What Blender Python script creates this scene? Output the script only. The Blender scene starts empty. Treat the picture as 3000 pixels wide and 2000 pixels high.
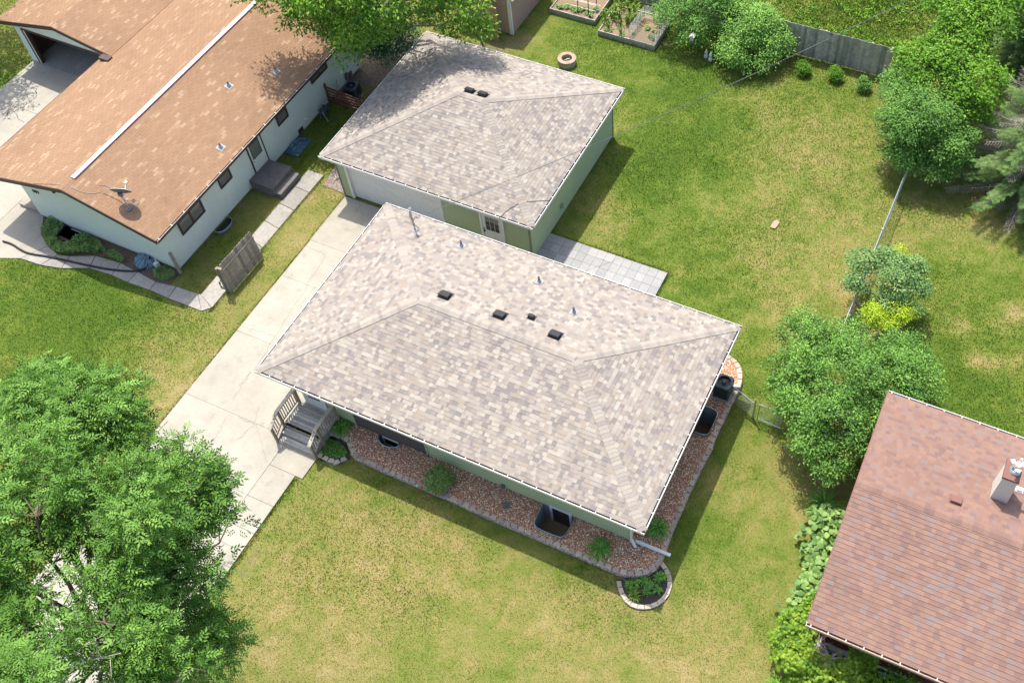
# Aerial view of a hip-roofed bungalow, its detached garage and the neighbouring plots.
import bpy, math, random
import numpy as np
from mathutils import Vector, Matrix
from mathutils.geometry import tessellate_polygon

random.seed(7)
rng = np.random.default_rng(11)
scene = bpy.context.scene
COL = scene.collection

# ------------------------------------------------------------------ camera, sky, sun, exposure
cam_data = bpy.data.cameras.new('camera')
cam = bpy.data.objects.new('camera', cam_data); COL.objects.link(cam); scene.camera = cam
cam_data.sensor_width = 36.0
cam_data.sensor_fit = 'HORIZONTAL'
cam_data.lens = 36.0 * 3060.4 / 3000.0
cam_data.shift_x = -0.07527
cam_data.shift_y = -0.03597
cam_data.clip_start = 0.5
cam_data.clip_end = 900.0
cam.matrix_world = Matrix([[0.9042368, -0.3218077, 0.2807055, 0.0], [0.4257816, 0.7296851, -0.5350417, 0.0], [-0.0326461, 0.6033237, 0.7968279, 33.1440703], [0.0, 0.0, 0.0, 1.0]])

SUN_EL = math.radians(66.0)
SUN_AZ = math.radians(136.0)          # where the sun stands, counter-clockwise from +X
world = bpy.data.worlds.new("World"); scene.world = world; world.use_nodes = True
wn = world.node_tree.nodes; wl = world.node_tree.links
bg = wn['Background']
sky = wn.new('ShaderNodeTexSky'); sky.sky_type = 'NISHITA'; sky.sun_disc = False
sky.sun_elevation = SUN_EL
sky.sun_rotation = math.pi / 2 - SUN_AZ
sky.air_density = 0.9; sky.dust_density = 3.2; sky.ozone_density = 1.0
bg.inputs['Strength'].default_value = 0.15
wl.new(sky.outputs[0], bg.inputs['Color'])
sun_data = bpy.data.lights.new('sun', 'SUN'); sun_data.energy = 2.95
sun_data.angle = math.radians(0.6); sun_data.color = (1.0, 0.945, 0.86)
sun = bpy.data.objects.new('sun', sun_data); COL.objects.link(sun)
sd = Vector((math.cos(SUN_AZ) * math.cos(SUN_EL), math.sin(SUN_AZ) * math.cos(SUN_EL), math.sin(SUN_EL)))
sun.rotation_euler = sd.to_track_quat('Z', 'Y').to_euler()
sun.location = sd * 80
scene.view_settings.view_transform = 'Standard'
scene.view_settings.look = 'None'
scene.view_settings.gamma = 1.0
scene.view_settings.use_curve_mapping = False
scene.view_settings.exposure = 1.0

# ------------------------------------------------------------------ materials
def material(name, stops, rough=0.85, spec=0.25, tone=True, nscale=0.0, namt=0.0, bump=0.0, bscale=60.0,
             metallic=0.0, transl=0.0, spots=0.0, const=False, big=0.0, bigscale=0.6, coat=0.0, stretch=None):
    m = bpy.data.materials.new(name); m.use_nodes = True
    nt = m.node_tree; N = nt.nodes; L = nt.links
    bs = N['Principled BSDF']
    bs.inputs['Roughness'].default_value = rough
    bs.inputs['Specular IOR Level'].default_value = spec
    bs.inputs['Metallic'].default_value = metallic
    if coat: bs.inputs['Coat Weight'].default_value = coat
    if len(stops) == 1 or not tone:
        rgb = N.new('ShaderNodeRGB'); c = stops[0] if not isinstance(stops[0][0], (tuple, list)) else stops[0]
        rgb.outputs[0].default_value = (*c[-3:], 1); col = rgb.outputs[0]
    else:
        at = N.new('ShaderNodeAttribute'); at.attribute_name = 'tone'
        rp = N.new('ShaderNodeValToRGB'); L.new(at.outputs['Fac'], rp.inputs['Fac'])
        cr = rp.color_ramp
        if const: cr.interpolation = 'CONSTANT'
        while len(cr.elements) < len(stops): cr.elements.new(0.5)
        for e, s in zip(cr.elements, stops):
            e.position = s[0]; e.color = (*s[1:], 1)
        col = rp.outputs['Color']
    geo = N.new('ShaderNodeNewGeometry')
    vec = geo.outputs['Position']
    if stretch:
        mp = N.new('ShaderNodeMapping'); mp.inputs['Scale'].default_value = stretch
        L.new(vec, mp.inputs['Vector']); vec = mp.outputs['Vector']
    def modulate(col, scale, amt, detail):
        nz = N.new('ShaderNodeTexNoise'); nz.inputs['Scale'].default_value = scale
        nz.inputs['Detail'].default_value = detail; nz.inputs['Roughness'].default_value = 0.65
        L.new(vec, nz.inputs['Vector'])
        mr = N.new('ShaderNodeMapRange')
        mr.inputs['From Min'].default_value = 0.25; mr.inputs['From Max'].default_value = 0.75
        mr.inputs['To Min'].default_value = 1 - amt; mr.inputs['To Max'].default_value = 1 + amt
        L.new(nz.outputs['Fac'], mr.inputs['Value'])
        mx = N.new('ShaderNodeVectorMath'); mx.operation = 'SCALE'
        L.new(col, mx.inputs[0]); L.new(mr.outputs['Result'], mx.inputs['Scale'])
        return mx.outputs['Vector']
    if namt: col = modulate(col, nscale, namt, 4)
    if big: col = modulate(col, bigscale, big, 3)
    if spots:
        nz = N.new('ShaderNodeTexNoise'); nz.inputs['Scale'].default_value = 1.9; nz.inputs['Detail'].default_value = 6; nz.inputs['Roughness'].default_value = .7
        L.new(geo.outputs['Position'], nz.inputs['Vector'])
        mr = N.new('ShaderNodeMapRange'); mr.inputs['From Min'].default_value = .56; mr.inputs['From Max'].default_value = .78
        mr.inputs['To Min'].default_value = 1.0; mr.inputs['To Max'].default_value = 1 - spots
        L.new(nz.outputs['Fac'], mr.inputs['Value'])
        mx = N.new('ShaderNodeVectorMath'); mx.operation = 'SCALE'; L.new(col, mx.inputs[0]); L.new(mr.outputs['Result'], mx.inputs['Scale']); col = mx.outputs['Vector']
    L.new(col, bs.inputs['Base Color'])
    if bump:
        nz = N.new('ShaderNodeTexNoise'); nz.inputs['Scale'].default_value = bscale
        nz.inputs['Detail'].default_value = 5
        L.new(vec, nz.inputs['Vector'])
        bp = N.new('ShaderNodeBump'); bp.inputs['Strength'].default_value = bump; bp.inputs['Distance'].default_value = 0.02
        L.new(nz.outputs['Fac'], bp.inputs['Height']); L.new(bp.outputs['Normal'], bs.inputs['Normal'])
    if transl:
        tr = N.new('ShaderNodeBsdfTranslucent'); L.new(col, tr.inputs['Color'])
        ms = N.new('ShaderNodeMixShader'); ms.inputs[0].default_value = transl
        out = N['Material Output']
        L.new(bs.outputs[0], ms.inputs[1]); L.new(tr.outputs[0], ms.inputs[2]); L.new(ms.outputs[0], out.inputs['Surface'])
    return m

MT = {}
MT['shingle_grey'] = material('shingle_grey', [(0, 0.200, 0.181, 0.168), (.14, 0.228, 0.205, 0.190), (.28, 0.253, 0.228, 0.208), (.40, 0.298, 0.249, 0.198),
                              (.54, 0.279, 0.252, 0.222), (.72, 0.312, 0.280, 0.242), (.88, 0.344, 0.312, 0.265), (1, 0.372, 0.339, 0.286)], spots=0.12, rough=.95, spec=.1, nscale=90, namt=.12, bump=.35, bscale=160, big=.05)
MT['shingle_tan'] = material('shingle_tan', [(0, 0.248, 0.155, 0.093), (.5, 0.273, 0.171, 0.105), (.8, 0.298, 0.192, 0.120), (1, 0.347, 0.238, 0.154)],
                             spots=0.15, rough=.95, spec=.1, nscale=70, namt=.10, bump=.3, bscale=160, big=.10, bigscale=.35)
MT['shingle_red'] = material('shingle_red', [(0, 0.189, 0.122, 0.107), (.25, 0.213, 0.133, 0.109), (.5, 0.233, 0.146, 0.116), (.75, 0.257, 0.161, 0.122), (.9, 0.213, 0.151, 0.137), (1, 0.213, 0.166, 0.152)],
                             spots=0.15, rough=.95, spec=.1, nscale=80, namt=.12, bump=.3, bscale=160, big=.07)
MT['felt'] = material('roofing_felt', [(.10, .085, .08)], rough=.95, spec=.1)
MT['felt_tan'] = material('roofing_felt_brown', [(.22, .13, .08)], rough=.95, spec=.1)
MT['white'] = material('white_aluminium', [(0.704, 0.695, 0.652)], rough=.45, spec=.4, nscale=3, namt=.05)
MT['whitepaint'] = material('white_paint', [(.74, .76, .76)], rough=.5, spec=.4, nscale=5, namt=.04)
MT['brown'] = material('brown_trim', [(.075, .045, .035)], rough=.6, spec=.3, nscale=8, namt=.15)
MT['debris'] = material('gutter_debris', [(.19, .165, .135)], rough=1, nscale=25, namt=.6, bump=.6)
MT['debris_tan'] = material('gutter_grit', [(.40, .29, .22)], rough=1, nscale=25, namt=.6, bump=.6)
MT['sage'] = material('sage_siding', [(0.390, 0.444, 0.254)], rough=.6, spec=.3, nscale=6, namt=.05, big=.06)
MT['brownpanel'] = material('brown_siding', [(.10, .085, .075)], rough=.7, nscale=6, namt=.08)
MT['cream'] = material('cream_siding', [(.66, .71, .62)], rough=.6, spec=.3, nscale=5, namt=.04, big=.05)
MT['olive_trim'] = material('olive_trim', [(.20, .215, .14)], rough=.6)
MT['foundation'] = material('foundation_concrete', [(.33, .32, .29)], rough=.95, nscale=7, namt=.2, bump=.3)
MT['concrete'] = material('driveway_concrete', [(0, 0.343, 0.320, 0.264), (1, 0.367, 0.343, 0.287)], spots=0.3, rough=.9, spec=.2, nscale=14, namt=.07, bump=.25, bscale=120, big=.13, bigscale=.8)
MT['oldconcrete'] = material('old_concrete', [(0, .27, .255, .23), (.5, .33, .31, .28), (1, .39, .365, .325)], spots=0.4, rough=.95, spec=.15, nscale=9, namt=.16, bump=.35, bscale=90, big=.18, bigscale=.9)
MT['darkconcrete'] = material('stained_concrete', [(.16, .15, .145)], rough=.95, spec=.15, nscale=9, namt=.25, bump=.5, bscale=60, big=.2, bigscale=2)
MT['paver'] = material('stamped_paver', [(0, 0.252, 0.252, 0.248), (.5, 0.294, 0.294, 0.286), (1, 0.336, 0.332, 0.323)], rough=.9, spec=.2, nscale=9, namt=.10, bump=.4, bscale=14, big=.08)
MT['joint'] = material('joint_dirt', [(.17, .15, .11)], rough=1, nscale=20, namt=.4)
MT['crack'] = material('crack_dirt', [(.19, .17, .14)], rough=1, nscale=20, namt=.4)
MT['block'] = material('wall_block', [(0, 0.345, 0.299, 0.253), (.5, 0.437, 0.380, 0.314), (1, 0.540, 0.471, 0.385)], rough=.95, spec=.1, nscale=30, namt=.14, bump=.5, bscale=70)
MT['blocktan'] = material('edging_paver', [(0, 0.410, 0.336, 0.273), (1, 0.525, 0.440, 0.359)], rough=.95, spec=.1, nscale=30, namt=.12, bump=.4, bscale=70)
MT['pitcap'] = material('fire_pit_cap', [(0, .30, .22, .165), (1, .40, .30, .225)], rough=.95, nscale=20, namt=.2)
MT['stone'] = material('river_rock', [(0, 0.292, 0.189, 0.143), (.3, 0.563, 0.342, 0.230), (.55, 0.770, 0.494, 0.317), (.8, 1.041, 0.798, 0.547), (1, 1.292, 1.247, 0.983)], rough=.8, spec=.2)
MT['rockbed'] = material('rock_base', [(0.403, 0.196, 0.121)], rough=1, nscale=40, namt=.6, bump=.8, bscale=50)
MT['greystone'] = material('grey_gravel_stone', [(0, .24, .23, .21), (.6, .45, .43, .39), (1, .66, .63, .58)], rough=.9)
MT['mulch'] = material('dark_mulch', [(.055, .05, .048)], rough=1, nscale=30, namt=.6, bump=1, bscale=45)
MT['soil'] = material('garden_soil', [(.24, .175, .115)], rough=1, nscale=22, namt=.45, bump=1, bscale=30)
MT['darksoil'] = material('dark_soil', [(.13, .09, .065)], rough=1, nscale=20, namt=.6, bump=1, bscale=30)
MT['greywood'] = material('weathered_wood', [(0, 0.204, 0.174, 0.138), (.5, 0.300, 0.264, 0.213), (1, 0.420, 0.372, 0.305)], rough=.9, spec=.15, nscale=12, namt=.25, bump=.4, bscale=40, big=.2, bigscale=4)
MT['deckwood'] = material('deck_wood', [(0, 0.250, 0.250, 0.226), (.5, 0.375, 0.375, 0.348), (1, 0.500, 0.494, 0.458)], rough=.9, spec=.15, nscale=16, namt=.35, bump=.4, bscale=40, stretch=(0.438, 2.750, 1.220))
MT['railwood'] = material('rail_wood', [(0, .27, .215, .155), (1, .38, .33, .27)], rough=.9, spec=.15, nscale=14, namt=.25, bump=.3)
MT['fencegrey'] = material('fence_wood', [(0, 0.232, 0.232, 0.196), (.5, 0.333, 0.323, 0.280), (1, 0.449, 0.420, 0.350)], rough=.95, spec=.1, nscale=7, namt=.3, bump=.4, big=.25, bigscale=3)
MT['redwood'] = material('red_stained_wood', [(0, .13, .05, .035), (1, .24, .12, .085)], rough=.8, nscale=9, namt=.3)
MT['plywood'] = material('tan_board', [(.42, .29, .13)], rough=.85, nscale=6, namt=.12)
MT['shed'] = material('shed_siding', [(.44, .30, .235)], rough=.8, nscale=8, namt=.08)
MT['darkmetal'] = material('dark_metal', [(.055, .06, .065)], rough=.45, spec=.5, nscale=10, namt=.15)
MT['acmetal'] = material('ac_metal', [(.055, .085, .10)], rough=.45, spec=.5, nscale=10, namt=.15)
MT['black'] = material('black_plastic', [(.02, .02, .022)], rough=.45, spec=.5)
MT['rubber'] = material('black_rubber', [(.03, .03, .03)], rough=.7)
MT['galv'] = material('galvanised', [(.50, .53, .55)], rough=.35, metallic=.7, nscale=10, namt=.15)
MT['flash'] = material('flashing', [(.36, .39, .41)], rough=.6, metallic=.0, nscale=10, namt=.12)
MT['greymetal'] = material('grey_metal', [(.17, .18, .19)], rough=.5, metallic=.3, nscale=10, namt=.15)
MT['welltin'] = material('corrugated_steel', [(.22, .26, .28)], rough=.45, metallic=.35, nscale=8, namt=.2)
MT['ridgevent'] = material('ridge_vent', [(.86, .83, .82)], rough=.35, spec=.5)
MT['purple'] = material('vent_edge', [(.16, .09, .13)], rough=.5)
MT['glass'] = material('window_glass', [(.03, .035, .035)], rough=.06, spec=.8)
MT['curtain'] = material('curtained_glass', [(.16, .16, .15)], rough=.12, spec=.7, nscale=10, namt=.2)
MT['brick'] = material('dark_brick', [(0, .10, .03, .022), (1, .17, .055, .04)], rough=.9, nscale=30, namt=.25)
MT['stucco'] = material('chimney_stucco', [(.62, .58, .50)], rough=.95, nscale=30, namt=.14, bump=.6, bscale=70)
MT['capbrown'] = material('chimney_cap', [(.20, .10, .085)], rough=.7, nscale=9, namt=.15)
MT['bluetarp'] = material('blue_cover', [(0.056, 0.130, 0.180)], rough=.25, spec=.6, nscale=5, namt=.4)
MT['carpaint'] = material('car_paint', [(.30, .03, .025)], rough=.2, spec=.6, coat=.6)
MT['bark'] = material('bark', [(.16, .125, .10)], rough=.95, nscale=14, namt=.3, bump=.6)
MT['deadtwig'] = material('dead_twig', [(0, 0.350, 0.297, 0.270), (1, 0.588, 0.511, 0.459)], rough=.95)
MT['flower'] = material('pink_flower', [(.55, .03, .14)], rough=.7)
MT['cable'] = material('cable', [(.14, .15, .15)], rough=.6)
MT['net'] = material('garden_net', [(.55, .60, .55)], rough=.7)
def leafmat(name, a, b, c, transl=.22, rough=.6):
    return material(name, [(0, *a), (.5, *b), (1, *c)], rough=rough, spec=.2, transl=transl)
MT['ash'] = leafmat('ash_leaf', (0.052, 0.127, 0.022), (0.110, 0.248, 0.038), (0.222, 0.399, 0.078), rough=.6, transl=.22)
MT['maple'] = leafmat('maple_leaf', (0.057, 0.152, 0.018), (0.138, 0.308, 0.029), (0.307, 0.433, 0.051))
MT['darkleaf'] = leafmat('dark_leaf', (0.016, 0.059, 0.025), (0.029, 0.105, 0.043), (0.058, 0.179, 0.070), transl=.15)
MT['shrubleaf'] = leafmat('shrub_leaf', (0.053, 0.138, 0.028), (0.127, 0.277, 0.050), (0.255, 0.462, 0.085))
MT['limeleaf'] = leafmat('lime_leaf', (0.056, 0.156, 0.013), (0.122, 0.275, 0.022), (0.234, 0.432, 0.041))
MT['goldleaf'] = leafmat('gold_leaf', (0.168, 0.291, 0.014), (0.335, 0.497, 0.024), (0.541, 0.663, 0.048))
MT['greyleaf'] = leafmat('grey_green_leaf', (0.055, 0.128, 0.039), (0.136, 0.269, 0.080), (0.321, 0.466, 0.153), transl=.2)
MT['broadleaf'] = leafmat('broad_leaf', (0.084, 0.179, 0.047), (0.204, 0.340, 0.095), (0.360, 0.520, 0.157), transl=.25)
MT['cedar'] = leafmat('cedar_spray', (0.041, 0.125, 0.015), (0.117, 0.251, 0.024), (0.276, 0.396, 0.039), transl=.2)
MT['spruce'] = leafmat('spruce_needle', (0.057, 0.121, 0.038), (0.134, 0.242, 0.071), (0.287, 0.398, 0.120), transl=.12, rough=.6)
MT['lily'] = leafmat('lily_leaf', (0.057, 0.175, 0.039), (0.131, 0.335, 0.058), (0.378, 0.642, 0.092), transl=.2)
MT['limelily'] = leafmat('lime_lily_leaf', (.06, .14, .02), (.14, .25, .035), (.28, .38, .06), transl=.25)
MT['grassblade'] = material('grass_blade', [(0, .095, .185, .026), (.3, .15, .225, .034), (.55, 0.201, 0.250, 0.052), (.8, 0.281, 0.281, 0.095), (1, 0.366, 0.342, 0.155)], rough=.7, spec=.2, transl=.25)

# ground: green and straw grass, bare soil, driven by painted wear maps and fine noise
def ground_material():
    m = bpy.data.materials.new('lawn'); m.use_nodes = True
    nt = m.node_tree; N = nt.nodes; L = nt.links; bs = N['Principled BSDF']
    bs.inputs['Roughness'].default_value = .95; bs.inputs['Specular IOR Level'].default_value = .1
    geo = N.new('ShaderNodeNewGeometry')
    def noise(scale, detail=5, rough=.7):
        n = N.new('ShaderNodeTexNoise'); n.inputs['Scale'].default_value = scale; n.inputs['Detail'].default_value = detail
        n.inputs['Roughness'].default_value = rough; L.new(geo.outputs['Position'], n.inputs['Vector']); return n.outputs['Fac']
    def math_(op, a, b):
        n = N.new('ShaderNodeMath'); n.operation = op
        for i, v in enumerate((a, b)):
            if isinstance(v, (int, float)): n.inputs[i].default_value = v
            else: L.new(v, n.inputs[i])
        return n.outputs[0]
    dry = N.new('ShaderNodeAttribute'); dry.attribute_name = 'dry'
    soil = N.new('ShaderNodeAttribute'); soil.attribute_name = 'soil'
    f = math_('ADD', dry.outputs['Fac'], math_('MULTIPLY', math_('SUBTRACT', noise(2.2), .5), .9))
    f = math_('ADD', f, math_('MULTIPLY', math_('SUBTRACT', noise(13, 6, .75), .5), 1.1))
    f = math_('ADD', f, math_('MULTIPLY', math_('SUBTRACT', noise(48, 4, .8), .5), .9))
    rp = N.new('ShaderNodeValToRGB'); L.new(f, rp.inputs['Fac']); cr = rp.color_ramp
    st = [(0, .07, .125, .016), (.28, .12, .17, .026), (.5, .18, .20, .048), (.75, .25, .22, .075), (1, .33, .265, .12)]
    while len(cr.elements) < len(st): cr.elements.new(.5)
    for e, s in zip(cr.elements, st): e.position = s[0]; e.color = (*s[1:], 1)
    rs = N.new('ShaderNodeValToRGB'); L.new(noise(9), rs.inputs['Fac'])
    rs.color_ramp.elements[0].position = .3; rs.color_ramp.elements[0].color = (.085, .065, .045, 1)
    rs.color_ramp.elements[1].position = .7; rs.color_ramp.elements[1].color = (.24, .195, .15, 1)
    sf = math_('ADD', soil.outputs['Fac'], math_('MULTIPLY', math_('SUBTRACT', noise(7), .5), 1.2))
    sf2 = N.new('ShaderNodeMapRange'); sf2.inputs['From Min'].default_value = .40; sf2.inputs['From Max'].default_value = .68
    L.new(sf, sf2.inputs['Value'])
    mx = N.new('ShaderNodeMix'); mx.data_type = 'RGBA'
    L.new(sf2.outputs['Result'], mx.inputs[0]); L.new(rp.outputs['Color'], mx.inputs[6]); L.new(rs.outputs['Color'], mx.inputs[7])
    L.new(mx.outputs[2], bs.inputs['Base Color'])
    bp = N.new('ShaderNodeBump'); bp.inputs['Strength'].default_value = .8; bp.inputs['Distance'].default_value = .05
    L.new(noise(30, 6, .8), bp.inputs['Height']); L.new(bp.outputs['Normal'], bs.inputs['Normal'])
    return m
MT['lawn'] = ground_material()

# ------------------------------------------------------------------ object helpers
ORG = {}
def org(o): return ORG.get(o.name, Vector((0, 0, 0)))
def tag(o, label=None, cat=None, group=None, kind=None):
    if label: o['label'] = label
    if cat: o['category'] = cat
    if group: o['group'] = group
    if kind: o['kind'] = kind
    return o
def thing(name, loc, label, cat, group=None):
    o = bpy.data.objects.new(name, None); COL.objects.link(o)
    o.empty_display_size = .3; o.location = loc; ORG[o.name] = Vector(loc)
    return tag(o, label, cat, group)
def link(name, me, parent, wloc, rot=None):
    o = bpy.data.objects.new(name, me); COL.objects.link(o)
    wloc = Vector(wloc)
    if parent is not None:
        o.parent = parent; o.location = wloc - org(parent)
    else: o.location = wloc
    if rot is not None: o.rotation_euler = rot.to_euler() if hasattr(rot, 'to_euler') else rot
    ORG[o.name] = wloc
    return o
def mats(me, m):
    for x in (m if isinstance(m, (list, tuple)) else [m]):
        me.materials.append(MT[x] if isinstance(x, str) else x)

class MB:
    def __init__(s): s.v = []; s.f = []; s.t = []; s.m = []
    def face(s, pts, tone=.5, m=0):
        i = len(s.v); s.v.extend([tuple(p) for p in pts]); s.f.append(tuple(range(i, i + len(pts)))); s.t.append(tone); s.m.append(m); return s
    def hexa(s, b, t, tone=.5, m=0):
        i = len(s.v); s.v.extend([tuple(p) for p in b] + [tuple(p) for p in t]); n = len(b)
        s.f.append(tuple(i + k for k in reversed(range(n)))); s.f.append(tuple(i + n + k for k in range(n)))
        for k in range(n): s.f.append((i + k, i + (k + 1) % n, i + n + (k + 1) % n, i + n + k))
        s.t += [tone] * (n + 2); s.m += [m] * (n + 2); return s
    def box(s, x0, y0, z0, x1, y1, z1, tone=.5, m=0):
        if x1 < x0: x0, x1 = x1, x0
        if y1 < y0: y0, y1 = y1, y0
        return s.hexa([(x0, y0, z0), (x1, y0, z0), (x1, y1, z0), (x0, y1, z0)], [(x0, y0, z1), (x1, y0, z1), (x1, y1, z1), (x0, y1, z1)], tone, m)
    def prism(s, poly, z0, z1, tone=.5, m=0):
        a = sum(poly[i][0] * poly[(i + 1) % len(poly)][1] - poly[(i + 1) % len(poly)][0] * poly[i][1] for i in range(len(poly)))
        if a < 0: poly = list(reversed(poly))
        return s.hexa([(p[0], p[1], z0) for p in poly], [(p[0], p[1], z1) for p in poly], tone, m)
    def beam(s, p, q, w, h, tone=.5, up=(0, 0, 1), m=0):
        p = Vector(p); q = Vector(q); d = (q - p).normalized(); u = Vector(up)
        if abs(d.dot(u)) > .98: u = Vector((1, 0, 0))
        a = d.cross(u).normalized() * (w / 2); b = a.cross(d).normalized() * (h / 2)
        return s.hexa([p - a - b, p + a - b, p + a + b, p - a + b], [q - a - b, q + a - b, q + a + b, q - a + b], tone, m)
    def tube(s, pts, r, seg=6, tone=.5, m=0, cap=True):
        pts = [Vector(p) for p in pts]; n = len(pts)
        rs = r if isinstance(r, (list, tuple)) else [r] * n
        base = len(s.v)
        ref = Vector((.13, .31, .94))
        for k, p in enumerate(pts):
            d = (pts[min(k + 1, n - 1)] - pts[max(k - 1, 0)])
            d = d.normalized() if d.length > 1e-6 else Vector((0, 0, 1))
            a = d.cross(ref)
            a = a.normalized() if a.length > 1e-3 else d.cross(Vector((1, 0, 0))).normalized()
            b = d.cross(a)
            for j in range(seg):
                an = 2 * math.pi * j / seg
                s.v.append(tuple(p + a * (math.cos(an) * rs[k]) + b * (math.sin(an) * rs[k])))
        for k in range(n - 1):
            for j in range(seg):
                s.f.append((base + k * seg + j, base + k * seg + (j + 1) % seg, base + (k + 1) * seg + (j + 1) % seg, base + (k + 1) * seg + j)); s.t.append(tone); s.m.append(m)
        if cap:
            s.f.append(tuple(base + j for j in reversed(range(seg)))); s.f.append(tuple(base + (n - 1) * seg + j for j in range(seg)))
            s.t += [tone] * 2; s.m += [m] * 2
        return s
    def lathe(s, c, prof, seg=20, tone=.5, m=0, axis=None):
        base = len(s.v); R = axis if axis else Matrix.Identity(3)
        for (r, z) in prof:
            for j in range(seg):
                an = 2 * math.pi * j / seg
                s.v.append(tuple(Vector(c) + R @ Vector((r * math.cos(an), r * math.sin(an), z))))
        for k in range(len(prof) - 1):
            for j in range(seg):
                s.f.append((base + k * seg + j, base + k * seg + (j + 1) % seg, base + (k + 1) * seg + (j + 1) % seg, base + (k + 1) * seg + j)); s.t.append(tone); s.m.append(m)
        return s
    def build(s, name, m, parent=None, smooth=False, origin=None):
        me = bpy.data.meshes.new(name)
        vs = np.array(s.v, dtype=np.float64)
        c = np.array(origin) if origin is not None else np.array([(vs[:, 0].min() + vs[:, 0].max()) / 2, (vs[:, 1].min() + vs[:, 1].max()) / 2, vs[:, 2].min()])
        me.from_pydata([tuple(x) for x in (vs - c)], [], s.f)
        mats(me, m)
        a = me.attributes.new('tone', 'FLOAT', 'FACE'); a.data.foreach_set('value', np.array(s.t, dtype=np.float32))
        me.polygons.foreach_set('material_index', np.array(s.m, dtype=np.int32))
        if smooth: me.polygons.foreach_set('use_smooth', np.ones(len(s.f), dtype=bool))
        me.update()
        return link(name, me, parent, c)

def clip(poly, a, b, c):
    """keep the part of a convex polygon where a*x + b*y <= c"""
    out = []
    for i in range(len(poly)):
        p, q = poly[i], poly[(i + 1) % len(poly)]
        dp = a * p[0] + b * p[1] - c; dq = a * q[0] + b * q[1] - c
        if dp <= 1e-9: out.append(p)
        if (dp < -1e-9 and dq > 1e-9) or (dp > 1e-9 and dq < -1e-9):
            t = dp / (dp - dq); out.append((p[0] + (q[0] - p[0]) * t, p[1] + (q[1] - p[1]) * t))
    return out
def inside_poly(x, y, poly):
    x = np.asarray(x); y = np.asarray(y); r = np.zeros(x.shape, bool); n = len(poly)
    for i in range(n):
        x1, y1 = poly[i]; x2, y2 = poly[(i + 1) % n]
        c = ((y1 > y) != (y2 > y)) & (x < (x2 - x1) * (y - y1) / ((y2 - y1) if y2 != y1 else 1e-9) + x1)
        r ^= c
    return r
def resample(pts, step):
    pts = [Vector((p[0], p[1])) for p in pts]; out = []; acc = 0.0; need = 0.0
    for a, b in zip(pts[:-1], pts[1:]):
        L = (b - a).length; d = (b - a).normalized()
        while need <= acc + L + 1e-9:
            out.append((a + d * (need - acc), d)); need += step
        acc += L
    return out
def smooth_path(pts, n=3):
    pts = [tuple(p) for p in pts]
    for _ in range(n):
        o = [pts[0]]
        for a, b in zip(pts[:-1], pts[1:]):
            o.append(tuple(a[i] * .75 + b[i] * .25 for i in range(len(a)))); o.append(tuple(a[i] * .25 + b[i] * .75 for i in range(len(a))))
        o.append(pts[-1]); pts = o
    return pts

# ------------------------------------------------------------------ wear maps of the lawn
def vnoise(x, y, scale, seed):
    r = np.random.default_rng(seed); g = r.random((128, 128))
    u = np.asarray(x) / scale + 40; v = np.asarray(y) / scale + 40
    i = np.floor(u).astype(int); j = np.floor(v).astype(int); fu = u - i; fv = v - j
    fu = fu * fu * (3 - 2 * fu); fv = fv * fv * (3 - 2 * fv)
    G = lambda a, b: g[a % 128, b % 128]
    return (G(i, j) * (1 - fu) + G(i + 1, j) * fu) * (1 - fv) + (G(i, j + 1) * (1 - fu) + G(i + 1, j + 1) * fu) * fv
DRY = [  # (x, y), radius, amount   green patches below zero, straw patches above
    ((-32.657, 12.988), 4.6, -.62), ((-28.363, 12.536), 2.6, -.40), ((-30.360, 13.519), 2.0, -.15), ((-12.303, 29.241), 2.4, -.45), ((-11.830, 32.082), 3.0, -.22), ((-12.509, 35.902), 3.0, -.25), ((-11.583, 25.755), 2.0, -.30), ((-13.235, 32.394), 3.0, -.22), ((-16.220, 36.709), 3.5, -.33),
    ((-19.571, 36.356), 2.5, -.3), ((-13.611, 36.438), 3.5, -.3), ((-7.611, 24.509), 1.8, -.36), ((-4.960, 22.255), 1.8, -.38), ((-8.423, 25.616), 2.0, -.28), ((2.524, 24.096), 3.5, -.30), ((0.960, 29.246), 2.6, -.34),
    ((-7.280, 42.985), 4.5, -.34), ((-9.594, 29.573), 3.0, -.2), ((3.456, 23.489), 2.5, -.3), ((2.298, 25.049), 2.5, -.3), ((3.121, 28.767), 3.0, -.25), ((-27.484, 25.345), 3.0, -.25), ((-41.990, 21.666), 4.0, -.40), ((-7.575, 13.440), 1.6, -.18), ((-12.319, 12.739), .7, -.45), ((-3.866, 14.943), 2.2, -.30), ((-4.143, 19.090), 2.0, -.20),
    ((-1.284, 23.029), 3.5, -.15), ((-0.501, 12.390), 1.5, -.1), ((-7.238, 12.383), 1.0, -.2),
    ((-24.548, 14.227), 2.2, .30), ((-24.279, 11.509), 2.2, .34), ((-24.702, 16.981), 1.6, .38), ((-25.307, 22.191), 1.6, .42), ((-24.867, 19.946), 1.4, .36), ((-9.503, 9.216), 5.0, .26), ((-14.617, 7.205), 3.5, .30), ((-15.337, 5.299), 3.0, .32),
    ((-13.470, 10.245), 3.0, .14), ((-2.759, 11.358), 3.0, .25), ((-5.203, 27.030), 3.5, .16), ((-5.916, 32.008), 2.8, .15), ((-2.510, 18.657), 2.2, .26), ((-2.203, 16.400), 2.5, .18), ((3.012, 25.840), .62, 1.15), ((4.128, 26.292), .6, .8), ((1.955, 27.214), .35, .6), ((3.723, 28.684), .6, .7),
    ((1.626, 27.183), .5, .35), ((3.668, 28.544), .7, .4), ((-0.458, 28.623), 1.2, .3), ((-0.311, 32.251), 2.8, .28), ((-2.514, 27.719), 1.5, .3), ((-12.799, 26.676), .8, .45), ((-1.980, 26.517), .9, .4), ((-21.949, 35.351), 1.2, .2)]
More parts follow.
